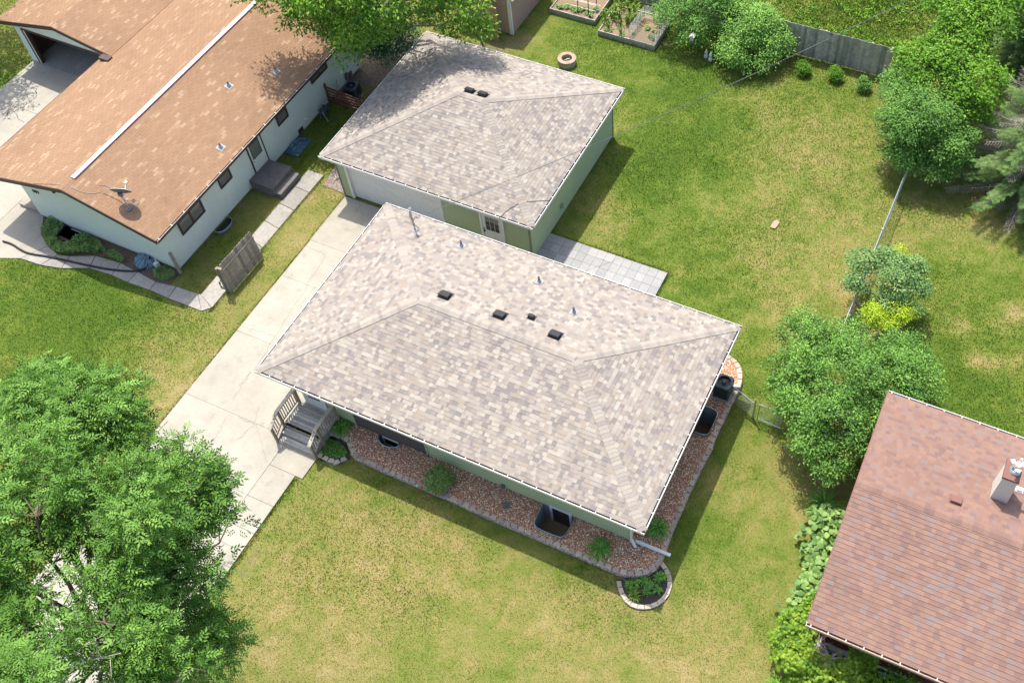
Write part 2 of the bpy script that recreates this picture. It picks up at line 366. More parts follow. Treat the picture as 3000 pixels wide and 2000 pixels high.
SOIL = [((-17.497, 7.352), .28, .6), ((-17.527, 7.886), .28, .6), ((-17.580, 8.383), .25, .5), ((-17.669, 8.962), .2, .4), ((-17.703, 9.577), .2, .4), ((-17.498, 6.797), .22, .4), ((2.198, 32.295), 1.6, .28), ((1.117, 32.344), 1.2, .2), ((-6.328, 29.097), .16, .7), ((-15.047, 38.266), .6, .5), ((-17.138, 40.147), .5, .5),
        ((-12.851, 26.788), .3, .4), ((-21.529, 35.709), .9, .5), ((-27.660, 31.162), 2.5, .75), ((-27.192, 32.419), 2.0, .6), ((-22.984, 34.555), 1.3, .6), ((-0.763, 18.688), 1.6, .5), ((0.343, 23.123), 2.2, .45),
        ((-14.753, 40.958), 2, .35), ((-9.325, 24.116), .35, .5), ((-1.387, 36.577), 2.2, .5), ((-0.497, 25.563), 1.0, .5), ((-27.343, 17.822), 1.0, .45), ((-14.530, 23.950), .3, .4), ((-3.717, 34.393), 0.7, .3), ((-18.278, 35.141), .5, .35)]
def dryness(x, y):
    d = .475 + .22 * (vnoise(x, y, 2.1, 3) - .5) + .24 * (vnoise(x, y, .75, 5) - .5) + .16 * (vnoise(x, y, 5.5, 9) - .5)
    d = d + .30 * (vnoise(x, y, .30, 13) - .5)
    wx = x + .8 * (vnoise(x, y, .9, 21) - .5) * 2; wy = y + .8 * (vnoise(x, y, .9, 22) - .5) * 2
    for (cx, cy), r, a in DRY:
        k = min(1.0, r / 1.5); px = x + (wx - x) * k; py = y + (wy - y) * k
        d = d + .60 * a * np.exp(-((px - cx) ** 2 + (py - cy) ** 2) / (r * r) * 1.1)
    return np.clip(d, 0, 1.1)
def soilness(x, y):
    s = np.zeros_like(np.asarray(x, dtype=float))
    for (cx, cy), r, a in SOIL:
        s = s + a * np.exp(-((x - cx) ** 2 + (y - cy) ** 2) / (r * r))
    return np.clip(s, 0, 1)

# ------------------------------------------------------------------ building helpers
SH_CACHE = {}
def tab_mesh(w, L, t, tone, mat):
    k = (round(w, 3), round(L, 4), round(t, 4), round(tone, 2), mat)
    if k not in SH_CACHE:
        me = bpy.data.meshes.new('shingle')
        v = [(-w/2, 0, -.002), (w/2, 0, -.002), (w/2, L, -.002), (-w/2, L, -.002), (-w/2, 0, t), (w/2, 0, t), (w/2, L, .003), (-w/2, L, .003)]
        f = [(4, 5, 6, 7), (0, 1, 5, 4), (1, 2, 6, 5), (3, 0, 4, 7), (2, 3, 7, 6)]
        me.from_pydata(v, [], f); mats(me, mat)
        a = me.attributes.new('tone', 'FLOAT', 'FACE'); a.data.foreach_set('value', np.full(5, tone, dtype=np.float32))
        SH_CACHE[k] = me
    return SH_CACHE[k]

def roof(house, planes, mat, feltmat, exposure, style, keep=300, name='roof'):
    """planes: dicts(poly, e0, up, slope, z0). Builds the deck as the roof part; every shingle is geometry,
    the largest-looking ones are parts of their own, the others one joined part."""
    deck = MB()
    for P in planes:
        up = Vector((*P['up'], 0)); e0 = P['e0']
        zf = lambda p: P['z0'] + P['slope'] * ((p[0] - e0[0]) * up.x + (p[1] - e0[1]) * up.y)
        top = [(p[0], p[1], zf(p)) for p in P['poly']]
        deck.face(top, .5); deck.face([(a, b, c - .05) for a, b, c in reversed(top)], .5)
        for k in range(len(top)):
            a, b = top[k], top[(k + 1) % len(top)]
            deck.face([a, (a[0], a[1], a[2] - .05), (b[0], b[1], b[2] - .05), b], .5)
    ro = deck.build(name, feltmat, house)
    cand = []
    for P in planes:
        up = P['up']; ud = (up[1], -up[0]); e0 = P['e0']; sl = P['slope']; ct = 1 / math.sqrt(1 + sl * sl); eh = exposure * ct
        loc = [((p[0] - e0[0]) * ud[0] + (p[1] - e0[1]) * ud[1], (p[0] - e0[0]) * up[0] + (p[1] - e0[1]) * up[1]) for p in P['poly']]
        vmax = max(q[1] for q in loc); umin = min(q[0] for q in loc); umax = max(q[0] for q in loc)
        row = 0; v = 0.0
        while v < vmax - .01:
            v1 = min(v + eh, vmax)
            strip = clip(clip(loc, 0, -1, -v), 0, 1, v1)
            if len(strip) >= 3:
                s0 = min(q[0] for q in strip); s1 = max(q[0] for q in strip)
                if style == 'laminated': u = umin - random.random() * .3
                else: u = umin - (.0 if row % 2 else .1525)
                while u < s1:
                    if style == 'laminated':
                        w = random.choice((.09, .12, .14, .16, .19, .23)); t = random.choice((.006, .010, .015)); g = 0
                        tone = random.choice((.03, .12, .2, .3, .36, .44, .5, .58, .62, .7, .78, .86, .95))
                    elif style == 'tab':
                        w = .305; t = .008; g = .007
                        r = random.random(); tone = random.choice((.85, 1.0)) if r < .10 else random.choice((.15, .3, .35, .4, .45, .5, .55, .65))
                    else:
                        w = random.choice((.13, .16, .19, .22)); t = random.choice((.015, .018)); g = 0
                        tone = random.choice((.02, .2, .3, .35, .42, .5, .55, .6, .66, .74, .88, .97))
                    if u + w > s0:
                        q = [(u + g / 2, v), (u + w - g / 2, v), (u + w - g / 2, v1), (u + g / 2, v1)]
                        full = True
                        c = q
                        n = len(loc)
                        ar = sum(loc[i][0] * loc[(i + 1) % n][1] - loc[(i + 1) % n][0] * loc[i][1] for i in range(n))
                        for i in range(n):
                            a, b = loc[i], loc[(i + 1) % n]
                            if ar < 0: a, b = b, a
                            nx, ny = (b[1] - a[1]), -(b[0] - a[0]); cc = nx * a[0] + ny * a[1]
                            c2 = clip(c, nx, ny, cc)
                            if len(c2) < 3: c = []; break
                            if any(nx * z[0] + ny * z[1] > cc + 1e-6 for z in q): full = False
                            c = c2
                        if c:
                            cand.append((P, c, full and v1 - v > eh * .98, u + w / 2, v, w - g, tone, t, eh, v1))
                    u += w
            v += eh; row += 1
    def wpt(P, u, v):
        up = P['up']; e0 = P['e0']
        return (e0[0] + u * up[1] + v * up[0], e0[1] - u * up[0] + v * up[1], P['z0'] + P['slope'] * v)
    def key(c):
        if not c[2]: return 1e9
        p = wpt(c[0], c[3], c[4]); q = cam.matrix_world.inverted() @ Vector(p)
        vis = -.57 < q.x / -q.z < .42 and -.37 < q.y / -q.z < .30
        return (q.length if vis else 1e6) - c[5] * 4
    order = sorted(range(len(cand)), key=lambda i: key(cand[i]))
    single = set(i for i in order[:keep] if cand[i][2])
    rest = MB()
    for i, (P, c, full, uc, v, w, tone, t, eh, v1) in enumerate(cand):
        sl = P['slope']
        if i in single:
            up = P['up']; n = Vector((-sl * up[0], -sl * up[1], 1)).normalized()
            ux = Vector((up[1], -up[0], 0)); sy = n.cross(ux)
            R = Matrix((ux, sy, n)).transposed()
            link('shingle', tab_mesh(w, exposure, t, tone, mat), ro, wpt(P, uc, v), R)
        else:
            tp = []; bt = []
            for (u, vv) in c:
                p = wpt(P, u, vv); k = (vv - v) / eh
                bt.append((p[0], p[1], p[2] - .002)); tp.append((p[0], p[1], p[2] + t * (1 - k) + .003 * k))
            m = len(c); j = len(rest.v); rest.v += bt + tp
            rest.f.append(tuple(j + m + k for k in range(m)))
            for k in range(m): rest.f.append((j + k, j + (k + 1) % m, j + m + (k + 1) % m, j + m + k))
            rest.t += [tone] * (m + 1); rest.m += [0] * (m + 1)
    r = rest.build('shingles', mat, ro); tag(r, kind='stuff')
    return ro

def ridge_caps(roofo, A, B, n1, n2, mat, step=.14, wid=.165, tones=(.55, .62, .66, .72, .8, .86, .30), lift=.016):
    """folded cap pieces from A up/along to B; n1, n2 are the normals of the two slopes"""
    A = Vector(A); B = Vector(B); d = (B - A).normalized()
    n1 = Vector(n1).normalized(); n2 = Vector(n2).normalized(); z = (n1 + n2).normalized(); z = (z - d * z.dot(d)).normalized(); y = z.cross(d)
    def side(n):
        s = d.cross(n).normalized()
        return -s if s.z > 0 else s
    s1, s2 = side(n1), side(n2)
    R = Matrix((d, y, z)).transposed(); Ri = R.inverted()
    l1 = Ri @ s1; l2 = Ri @ s2
    ms = {}
    cnt = int((B - A).length / step)
    for k in range(cnt):
        tone = random.choice(tones)
        if tone not in ms:
            me = bpy.data.meshes.new('ridge_cap'); L = step * 1.5; t = .012
            def pt(x, s, w, zz): return (x + 0 * s.x, s.y * w, s.z * w + zz)
            v = []
            for x, zz in ((0, t), (L, .001)):
                v += [pt(x, l1, wid, zz), (x, 0, zz + .004), pt(x, l2, wid, zz)]
            for x, zz in ((0, -.012), (L, -.012)):
                v += [pt(x, l1, wid, zz), (x, 0, zz), pt(x, l2, wid, zz)]
            f = [(0, 1, 4, 3), (1, 2, 5, 4), (0, 6, 7, 1), (1, 7, 8, 2), (0, 3, 9, 6), (2, 8, 11, 5), (3, 4, 10, 9), (4, 5, 11, 10)]
            me.from_pydata(v, [], f); mats(me, mat)
            a = me.attributes.new('tone', 'FLOAT', 'FACE'); a.data.foreach_set('value', np.full(len(f), tone, dtype=np.float32)); ms[tone] = me
        link('ridge_cap', ms[tone], roofo, A + d * (k * step) + z * lift, R)

def siding(mb, p0, p1, z0, z1, lap=.105, openings=(), tone=.5, m=0, top=None):
    d = Vector((p1[0] - p0[0], p1[1] - p0[1])); L = d.length; d.normalize(); n = Vector((d.y, -d.x))
    def P(s, off, z): return (p0[0] + d.x * s + n.x * off, p0[1] + d.y * s + n.y * off, z)
    cuts = sorted({z0, z1, *[o[2] for o in openings if z0 < o[2] < z1], *[o[3] for o in openings if z0 < o[3] < z1]})
    zs = []
    for a, b in zip(cuts[:-1], cuts[1:]):
        k = max(1, round((b - a) / lap)); zs += [a + (b - a) * i / k for i in range(k)]
    zs.append(z1)
    for a, b in zip(zs[:-1], zs[1:]):
        iv = [(0, L)]
        for (s0, s1, za, zb) in openings:
            if za < (a + b) / 2 < zb:
                nv = []
                for (i0, i1) in iv:
                    if s1 <= i0 or s0 >= i1: nv.append((i0, i1))
                    else:
                        if s0 > i0: nv.append((i0, s0))
                        if s1 < i1: nv.append((s1, i1))
                iv = nv
        for (i0, i1) in iv:
            if top is not None:        # gable: clip the row ends under the rake lines
                zc = b
                while i1 - i0 > .05 and top(i0) < zc: i0 += .05
                while i1 - i0 > .05 and top(i1) < zc: i1 -= .05
                if i1 - i0 <= .06: continue
            mb.face([P(i0, .020, a), P(i1, .020, a), P(i1, .001, b), P(i0, .001, b)], tone, m)
            mb.face([P(i0, -.01, a), P(i1, -.01, a), P(i1, .020, a), P(i0, .020, a)], tone, m)
    return mb

def gutter_run(house, A, B, n, z, lipmat='white', inmat='debris', w=.12, hang=.52, hangmat='white', fall=True, lip=.022):
    """A, B: outer edge in plan; n: outward unit normal"""
    A = Vector((*A, 0)); B = Vector((*B, 0)); d = (B - A).normalized(); n = Vector((*n, 0)); L = (B - A).length
    def blk(mb, o0, o1, za, zb, m=0):
        p = [A - n * o0, B - n * o0, B - n * o1, A - n * o1]
        mb.prism([(q.x, q.y) for q in p], za, zb, .5, m)
    g = MB()
    blk(g, 0, lip * .5, z - .11, z - .004); blk(g, 0, lip, z - .003, z + .006)
    blk(g, lip * .5 + .001, w - .012, z - .11, z - .10); blk(g, w - .011, w - .001, z - .11, z - .002)
    go = g.build('gutter', lipmat, house)
    s = MB(); blk(s, lip * .5 + .002, w - .013, z - .098, z - .055); s.build('gutter_debris', inmat, go)
    k = max(2, int(L / hang)); hm = MB(); hm.box(-.014, -.002, -.003, .014, w - .01, .007); ho = None
    ang = math.atan2(n.y, n.x) + math.pi / 2
    me = None
    for i in range(k + 1):
        p = A + d * (.12 + (L - .24) * i / k)
        if me is None:
            first = MB(); first.box(-.014, 0, 0, .014, w - .02, .012)
            me = bpy.data.meshes.new('gutter_hanger'); me.from_pydata(first.v, [], first.f); mats(me, hangmat)
        link('gutter_hanger', me, go, (p.x, p.y, z + .007), Matrix.Rotation(ang, 3, 'Z'))
    return go

def hip_house(name, label, gx0, gx1, gy0, gy1, ze, apex, mat='shingle_grey'):
    h = thing(name, ((gx0 + gx1) / 2, (gy0 + gy1) / 2, 0), label, 'house' if name == 'house' else 'garage')
    i = .075; x0, x1, y0, y1 = gx0 + i, gx1 - i, gy0 + i, gy1 - i; z0 = ze + .012
    cy = (y0 + y1) / 2; hl = (y1 - y0) / 2; sl = (apex - z0) / hl
    ra, rb = (x0 + hl, cy), (x1 - hl, cy)
    planes = [dict(poly=[(x0, y0), (x1, y0), rb, ra], e0=(x0, y0), up=(0, 1), slope=sl, z0=z0),
              dict(poly=[(x1, y1), (x0, y1), ra, rb], e0=(x1, y1), up=(0, -1), slope=sl, z0=z0),
              dict(poly=[(x1, y0), (x1, y1), rb], e0=(x1, y0), up=(-1, 0), slope=sl, z0=z0),
              dict(poly=[(x0, y1), (x0, y0), ra], e0=(x0, y1), up=(1, 0), slope=sl, z0=z0)]
    ro = roof(h, planes, mat, 'felt', .143, 'laminated')
    N = {'f': (0, -sl, 1), 'b': (0, sl, 1), 'r': (sl, 0, 1), 'l': (-sl, 0, 1)}
    A = (ra[0], ra[1], apex); B = (rb[0], rb[1], apex)
    ridge_caps(ro, (x0, y0, z0), A, N['f'], N['l'], mat); ridge_caps(ro, (x1, y0, z0), B, N['f'], N['r'], mat)
    ridge_caps(ro, (x1, y1, z0), B, N['b'], N['r'], mat); ridge_caps(ro, (x0, y1, z0), A, N['b'], N['l'], mat)
    ridge_caps(ro, A, (B[0] - .02, B[1], B[2]), N['f'], N['b'], mat)
    w = .12
    gutter_run(h, (gx0, gy0), (gx1, gy0), (0, -1), ze); gutter_run(h, (gx1, gy1), (gx0, gy1), (0, 1), ze)
    gutter_run(h, (gx1, gy0 + w + .001), (gx1, gy1 - w - .001), (1, 0), ze); gutter_run(h, (gx0, gy1 - w - .001), (gx0, gy0 + w + .001), (-1, 0), ze)
    h['_sl'] = sl
    zr = lambda x, y: z0 + sl * min(x - x0, x1 - x, y - y0, y1 - y)
    return h, zr, ro

def soffit(h, gx, wx, z, m='white'):
    (a0, b0, a1, b1), (c0, d0, c1, d1) = gx, wx; s = MB()
    s.box(a0, b0, z - .02, a1, d0, z); s.box(a0, d1, z - .02, a1, b1, z); s.box(a0, d0 + .001, z - .02, c0, d1 - .001, z); s.box(c1, d0 + .001, z - .02, a1, d1 - .001, z)
    s.build('soffit', m, h)

def frame_rect(mb, axis, c, s0, s1, z0, z1, fw, out0, out1, m=0):
    """frame ring in the wall plane; axis 'x' = wall of constant y = c, 'y' = wall of constant x = c; out0..out1 depth range"""
    def B(a0, a1, za, zb):
        if axis == 'x': mb.box(a0, c + out0, za, a1, c + out1, zb, .5, m)
        else: mb.box(c + out0, a0, za, c + out1, a1, zb, .5, m)
    B(s0, s0 + fw, z0, z1); B(s1 - fw, s1, z0, z1); B(s0 + fw, s1 - fw, z1 - fw, z1); B(s0 + fw, s1 - fw, z0, z0 + fw)
    return mb

# ------------------------------------------------------------------ the bungalow
GX0, GX1, GY0, GY1, ZE, APEX = -20.02, -5.23, 12.80, 21.465, 3.144, 4.354
WX0, WX1, WY0, WY1 = -19.16, -6.09, 13.67, 20.60
house, zroof, hroof = hip_house('house', 'bungalow with large grey and tan shingled hip roof and sage green siding', GX0, GX1, GY0, GY1, ZE, APEX)
soffit(house, (GX0 + .12, GY0 + .12, GX1 - .12, GY1 - .12), (WX0, WY0, WX1, WY1), ZE - .11)
bx0, bx1 = -17.06, -13.99        # brown panel section
door0, door1 = -19.32 + .08, -18.42
w = MB(); siding(w, (WX0, WY0), (bx0, WY0), .25, ZE - .12); siding(w, (bx1, WY0), (WX1, WY0), .25, ZE - .12)
w.build('wall', 'sage', house)
w = MB(); siding(w, (bx0, WY0), (bx1, WY0), .25, ZE - .12, lap=.14); w.build('wall', 'brownpanel', house)['label'] = 'dark brown section of the front wall'
w = MB(); siding(w, (WX1, WY0), (WX1, WY1), .25, ZE - .12); w.build('wall', 'sage', house)
w = MB(); siding(w, (WX1, WY1), (WX0, WY1), .25, ZE - .12); w.build('wall', 'sage', house)
w = MB(); siding(w, (WX0, WY1), (WX0, WY0), .25, ZE - .12); w.build('wall', 'sage', house)
for (x, y) in ((WX0, WY0), (WX1, WY0), (WX1, WY1), (WX0, WY1), (bx0, WY0), (bx1, WY0)):
    w = MB(); w.box(x - .035, y - .035, .2, x + .035, y + .035, ZE - .13); w.build('corner_trim', 'sage', house)
w = MB(); w.box(WX0 + .02, WY0 + .02, -1.2, WX1 - .02, WY1 - .02, .26); w.build('foundation', 'foundation', house)
# front door above the porch
d = MB(); d.box(-19.08, WY0 - .05, .52, -18.26, WY0 - .012, 2.5); dr = d.build('door', 'white', house)
f = MB(); frame_rect(f, 'x', WY0, -19.16, -18.18, .45, 2.58, .08, -.07, -.02); f.build('door_frame', 'white', dr)
f = MB(); f.box(-18.92, WY0 - .062, 1.0, -18.42, WY0 - .051, 2.35); f.build('door_glass', 'glass', dr)
f = MB(); f.tube([(-18.36, WY0 - .11, 1.45), (-18.36, WY0 - .04, 1.45)], .03, 8); f.build('handle', 'darkmetal', dr)
# egress window down in the south window well
f = MB(); frame_rect(f, 'x', WY0 + .02, -9.13, -8.28, -.92, .32, .10, -.055, -.005); wf = f.build('window', 'white', house)
f = MB(); f.box(-9.04, WY0 - .02, -.83, -8.37, WY0 - .005, .23); f.build('pane', 'glass', wf)
f = MB(); frame_rect(f, 'x', WY0 + .02, -15.95, -15.25, -.35, .2, .05, -.055, -.005); wf = f.build('window', 'white', house)
f = MB(); f.box(-15.91, WY0 - .02, -.31, -15.29, WY0 - .005, .16); f.build('pane', 'glass', wf)
# downspouts with long extensions
d = MB(); d.beam((-6.02, 13.62, ZE - .1), (-6.02, 13.62, .42), .09, .07); d.beam((-6.02, 13.62, .43), (-5.80, 13.46, .30), .09, .07)
d.beam((-5.886, 13.665, 0.320), (-4.628, 13.683, 0.300), .10, .08, up=(0, 0, 1)); d.build('downspout', 'white', house)
d = MB(); d.beam((-6.0, 20.42, ZE - .1), (-6.0, 20.42, .42), .09, .07); d.beam((-6.0, 20.42, .36), (-4.838, 20.885, 0.300), .12, .10); d.build('downspout', 'white', house)
f = MB(); f.tube([(-13.9, 13.60, .42), (-13.9, 13.52, .42)], .03, 8); f.tube([(-13.93, 13.52, .47), (-13.87, 13.52, .47)], .025, 6); f.build('outdoor_tap', 'darkmetal', house)
f = MB(); f.box(-10.98, 13.55, .32, -10.84, 13.65, .46); f.build('outlet_box', 'greymetal', house)

def on_roof(px_y, px_x): pass
def slope_basis(x, y, zr):
    e = .02; dx = (zr(x + e, y) - zr(x - e, y)) / (2 * e); dy = (zr(x, y + e) - zr(x, y - e)) / (2 * e)
    return Vector((-dx, -dy, 1)).normalized()
def box_vent(parent, x, y, zr, s=.36, h=.13, mat='black', name='roof_vent', sides=4):
    z = zr(x, y); n = slope_basis(x, y, zr); ux = Vector((1, 0, 0)); ux = (ux - n * ux.dot(n)).normalized(); uy = n.cross(ux)
    P = lambda a, b, c: Vector((x, y, z)) + ux * a + uy * b + n * c
    m = MB(); q = s / 2; F = MB()
    m.hexa([P(-q, -q, .01), P(q, -q, .01), P(q, q, .01), P(-q, q, .01)], [P(-q, -q * .9, h), P(q, -q * .9, h), P(q * .9, q * .3, h * 1.05), P(-q * .9, q * .3, h * 1.05)])
    m.hexa([P(-q - .02, -q - .02, h), P(q + .02, -q - .02, h), P(q + .02, q * .35, h * 1.0), P(-q - .02, q * .35, h * 1.0)], [P(-q - .01, -q - .01, h + .025), P(q + .01, -q - .01, h + .025), P(q + .01, q * .33, h + .025), P(-q - .01, q * .33, h + .025)])
    o = m.build(name, mat, parent)
    F.hexa([P(-q - .05, -q - .03, .012), P(q + .05, -q - .03, .012), P(q + .05, q + .06, .012), P(-q - .05, q + .06, .012)], [P(-q - .05, -q - .03, .018), P(q + .05, -q - .03, .018), P(q + .05, q + .06, .018), P(-q - .05, q + .06, .018)])
    F.build('vent_flange', mat, o); return o
def pipe_vent(parent, x, y, zr, h=.30, r=.045, fl=.13):
    z = zr(x, y); n = slope_basis(x, y, zr); ux = Vector((1, 0, 0)); ux = (ux - n * ux.dot(n)).normalized(); uy = n.cross(ux)
    m = MB(); m.lathe((x, y, z), [(r, -.02), (r, h), (r * .75, h), (r * .72, h - .1), (0.001, h - .1)], 12); o = m.build('vent_pipe', 'greymetal', parent, smooth=False)
    m = MB(); P = lambda a, b, c: Vector((x, y, z)) + ux * a + uy * b + n * c
    m.hexa([P(-fl, -fl, .018), P(fl, -fl, .018), P(fl, fl, .018), P(-fl, fl, .018)], [P(-fl, -fl, .024), P(fl, -fl, .024), P(fl, fl, .024), P(-fl, fl, .024)])
    m.lathe((x, y, z), [(fl * .75, .02), (r * 1.3, .13), (r * 1.05, .14)], 12); m.build('pipe_flashing', 'flash', o); return o
for (x, y) in ((-15.008, 17.757), (-12.832, 17.778), (-10.709, 17.806)): box_vent(hroof, x, y, zroof)
x, y = (-11.832, 18.201); box_vent(hroof, x, y, zroof, s=.19, h=.14)
for (x, y) in ((-16.026, 20.520), (-12.522, 20.080), (-10.678, 19.180)): pipe_vent(hroof, x, y, zroof)
# service mast with drip loops
mx, my = (-18.050, 20.510)
m = MB(); mz = zroof(mx, my); m.tube([(mx, my, mz), (mx, my, mz + 1.15)], .032, 8); m.lathe((mx, my, mz + 1.13), [(.03, 0), (.06, .03), (.055, .10), (.001, .14)], 10)
m.lathe((mx, my, mz), [(.12, .02), (.05, .06), (.04, .1)], 10); mast = m.build('service_mast', 'galv', hroof)
m = MB()
for k, rr in enumerate((.16, .20, .24)):
    pts = [(mx - .02, my, mz + 1.12)] + [(mx - .03 - rr * .35 * math.sin(a) + .22 * (a / 3.1), my - .04 * k, mz + .95 - rr * 1.9 * math.sin(a * .95)) for a in np.linspace(.2, 3.0, 8)] + [(mx + .28, my + .03, mz + .78)]
    m.tube(pts, .010, 5)
m.build('drip_loop', 'cable', mast)
m = MB(); m.tube([(mx, my, mz + .35), (mx + .12, my + .1, mz + .05)], .014, 5); m.lathe((mx, my, mz + .32), [(.045, 0), (.045, .05)], 8); m.build('mast_brace', 'greymetal', mast)

# ------------------------------------------------------------------ the garage
HX0, HX1, HY0, HY1, HE, HAP = -24.384, -14.335, 22.94, 31.766, 2.614, 4.026
garage, zgar, groof = hip_house('detached_garage', 'detached double garage with grey and tan shingled hip roof, white overhead door facing the driveway', HX0, HX1, HY0, HY1, HE, HAP)
soffit(garage, (HX0 + .12, HY0 + .12, HX1 - .12, HY1 - .12), (-23.95, 23.37, -14.77, 31.335), HE - .11)
VX0, VX1, VY0, VY1 = -23.95, -14.77, 23.37, 31.335
odx0, odx1 = -23.55, -18.83
w = MB(); siding(w, (VX0, VY0), (VX1, VY0), .06, HE - .12, openings=[(odx0 - VX0, odx1 - VX0, 0, 2.13)]); w.build('wall', 'sage', garage)
for a, b in (((VX1, VY0), (VX1, VY1)), ((VX1, VY1), (VX0, VY1)), ((VX0, VY1), (VX0, VY0))):
    w = MB(); siding(w, a, b, .06, HE - .12); w.build('wall', 'sage', garage)
for (x, y) in ((VX0, VY0), (VX1, VY0), (VX1, VY1), (VX0, VY1)):
    w = MB(); w.box(x - .035, y - .035, .02, x + .035, y + .035, HE - .13); w.build('corner_trim', 'olive_trim', garage)
w = MB(); w.box(VX0 + .02, VY0 + .25, 0, VX1 - .02, VY1 - .02, .07); w.build('foundation', 'foundation', garage)
od = None
for k in range(4):
    m = MB(); z0 = .06 + k * .515; m.box(odx0 + .11, VY0 + .10, z0, odx1 - .11, VY0 + .14, z0 + .508)
    for j in range(8):
        ww = (odx1 - odx0 - .22) / 8; xa = odx0 + .11 + ww * j + .07
        m.box(xa, VY0 + .092, z0 + .09, xa + ww - .14, VY0 + .099, z0 + .42)
    if od is None: od = m.build('overhead_door', 'white', garage)
    else: m.build('door_section', 'white', od)
m = MB(); m.box(odx0, VY0 - .03, .03, odx0 + .11, VY0 + .14, 2.14); m.box(odx1 - .11, VY0 - .03, .03, odx1, VY0 + .14, 2.14); m.box(odx0 + .11, VY0 - .03, 2.06, odx1 - .11, VY0 + .14, 2.17)
m.build('door_frame', 'white', garage)
sx0, sx1 = -16.92, -16.03
m = MB(); m.box(sx0, VY0 - .045, .08, sx1, VY0 - .018, 2.06); sdoor = m.build('side_door', 'white', garage)
m = MB(); frame_rect(m, 'x', VY0, sx0 - .11, sx1 + .11, .0, 2.17, .10, -.075, -.02); m.build('door_frame', 'white', sdoor)
gx0_, gx1_, gz0, gz1 = sx0 + .14, sx1 - .12, 1.10, 1.92
for i in range(3):
    for j in range(3):
        m = MB(); a = (gx1_ - gx0_) / 3; b = (gz1 - gz0) / 3
        m.box(gx0_ + i * a + .012, VY0 - .052, gz0 + j * b + .012, gx0_ + (i + 1) * a - .012, VY0 - .0455, gz0 + (j + 1) * b - .012); m.build('pane', 'glass', sdoor)
m = MB(); frame_rect(m, 'x', VY0, gx0_ - .03, gx1_ + .03, gz0 - .03, gz1 + .03, .03, -.062, -.046); m.build('glass_frame', 'white', sdoor)
m = MB(); m.tube([(sx0 + .06, VY0 - .12, 1.0), (sx0 + .06, VY0 - .04, 1.0)], .035, 8); m.tube([(sx0 + .06, VY0 - .09, 1.14), (sx0 + .06, VY0 - .04, 1.14)], .028, 8); m.build('handle', 'darkmetal', sdoor)
m = MB(); m.box(VX1 + .02, (26.061, 0.335)[0] - .07, .55, VX1 + .10, (26.061, 0.335)[0] + .07, .80); m.build('outlet_box', 'galv', garage)
for (x, y) in ((-19.610, 27.719), (-18.998, 27.737)): box_vent(groof, x, y, zgar, s=.34)

# ------------------------------------------------------------------ the neighbour's long house on the left
lh = thing('house', (-31.8, 24, 0), 'long pale house at the left with an orange-brown shingled gable roof and attached garage', 'house')
RX, RZ, LE, LZ, EX, EZ, FY, BY = -31.65, 3.92, -37.2, 2.62, -27.44, 2.80, 16.38, 31.35
sr = (RZ - EZ) / (EX - RX); sl_ = (RZ - LZ) / (RX - LE)
gsl = .205; gpx, gpz, glx = -39.9, 3.42, -43.9; gfy = 24.45; vx = -36.68
planes = [dict(poly=[(EX, FY), (EX, BY), (RX, BY), (RX, FY)], e0=(EX, FY), up=(-1, 0), slope=sr, z0=EZ),
          dict(poly=[(LE, BY), (LE, FY), (RX, FY), (RX, BY)], e0=(LE, BY), up=(1, 0), slope=sl_, z0=LZ),
          dict(poly=[(glx, 46), (glx, gfy), (gpx, gfy), (gpx, 46)], e0=(glx, 46), up=(1, 0), slope=gsl, z0=gpz - gsl * (gpx - glx)),
          dict(poly=[(vx, gfy), (vx, 46), (gpx, 46), (gpx, gfy)], e0=(vx, gfy), up=(-1, 0), slope=gsl, z0=gpz - gsl * (vx - gpx))]
lroof = roof(lh, planes, 'shingle_tan', 'felt_tan', .127, 'tab')
def zleft(x, y): return EZ + sr * (EX - x) if x > RX else LZ + sl_ * (x - LE)
m = MB(); ry0, ry1 = 17.05, 29.6       # white ridge vent strip
for s, sl2 in ((1, sr), (-1, sl_)):
    m.hexa([(RX, ry0, RZ + .03), (RX + s * .085, ry0, RZ + .03 - .085 * sl2), (RX + s * .085, ry1, RZ + .03 - .085 * sl2), (RX, ry1, RZ + .03)][::s],
           [(RX, ry0, RZ + .075), (RX + s * .09, ry0, RZ + .055 - .09 * sl2), (RX + s * .09, ry1, RZ + .055 - .09 * sl2), (RX, ry1, RZ + .075)][::s])
rv = m.build('ridge_vent', 'ridgevent', lroof)
m = MB(); m.box(RX + .092, ry0, RZ - .03, RX + .125, ry1, RZ + .025); m.box(RX - .11, ry0, RZ - .03, RX - .092, ry1, RZ + .02); m.build('vent_edge', 'purple', rv)
for (x, y) in ((-29.737, 24.373), (-28.659, 26.204), (-28.124, 21.468)): pipe_vent(lroof, x, y, zleft, h=.24, fl=.15)
# fascia boards along the rakes
def rake(pts, y, t=.035, h=.20, m='brown', name='fascia'):
    for (a, b) in zip(pts[:-1], pts[1:]):
        f = MB(); f.hexa([(a[0], y - t, a[1] - h), (b[0], y - t, b[1] - h), (b[0], y, b[1] - h), (a[0], y, a[1] - h)],
                         [(a[0], y - t, a[1] + .012), (b[0], y - t, b[1] + .012), (b[0], y, b[1] + .012), (a[0], y, a[1] + .012)]); f.build(name, m, lh)
rake([(LE, LZ), (RX, RZ), (EX, EZ)], FY - .001)
rake([(glx, gpz - gsl * (gpx - glx)), (gpx, gpz), (vx - .05, gpz - gsl * (vx - gpx))], gfy - .001)
m = MB(); m.beam((RX - .75, 17.0, 3.50), (RX - .75, FY + .02, 3.46), .11, .22); m.build('rafter_end', 'brown', lh)
m = MB(); m.box(LE - .03, FY, LZ - .16, LE, 24.4, LZ + .012); m.build('fascia', 'brown', lh)
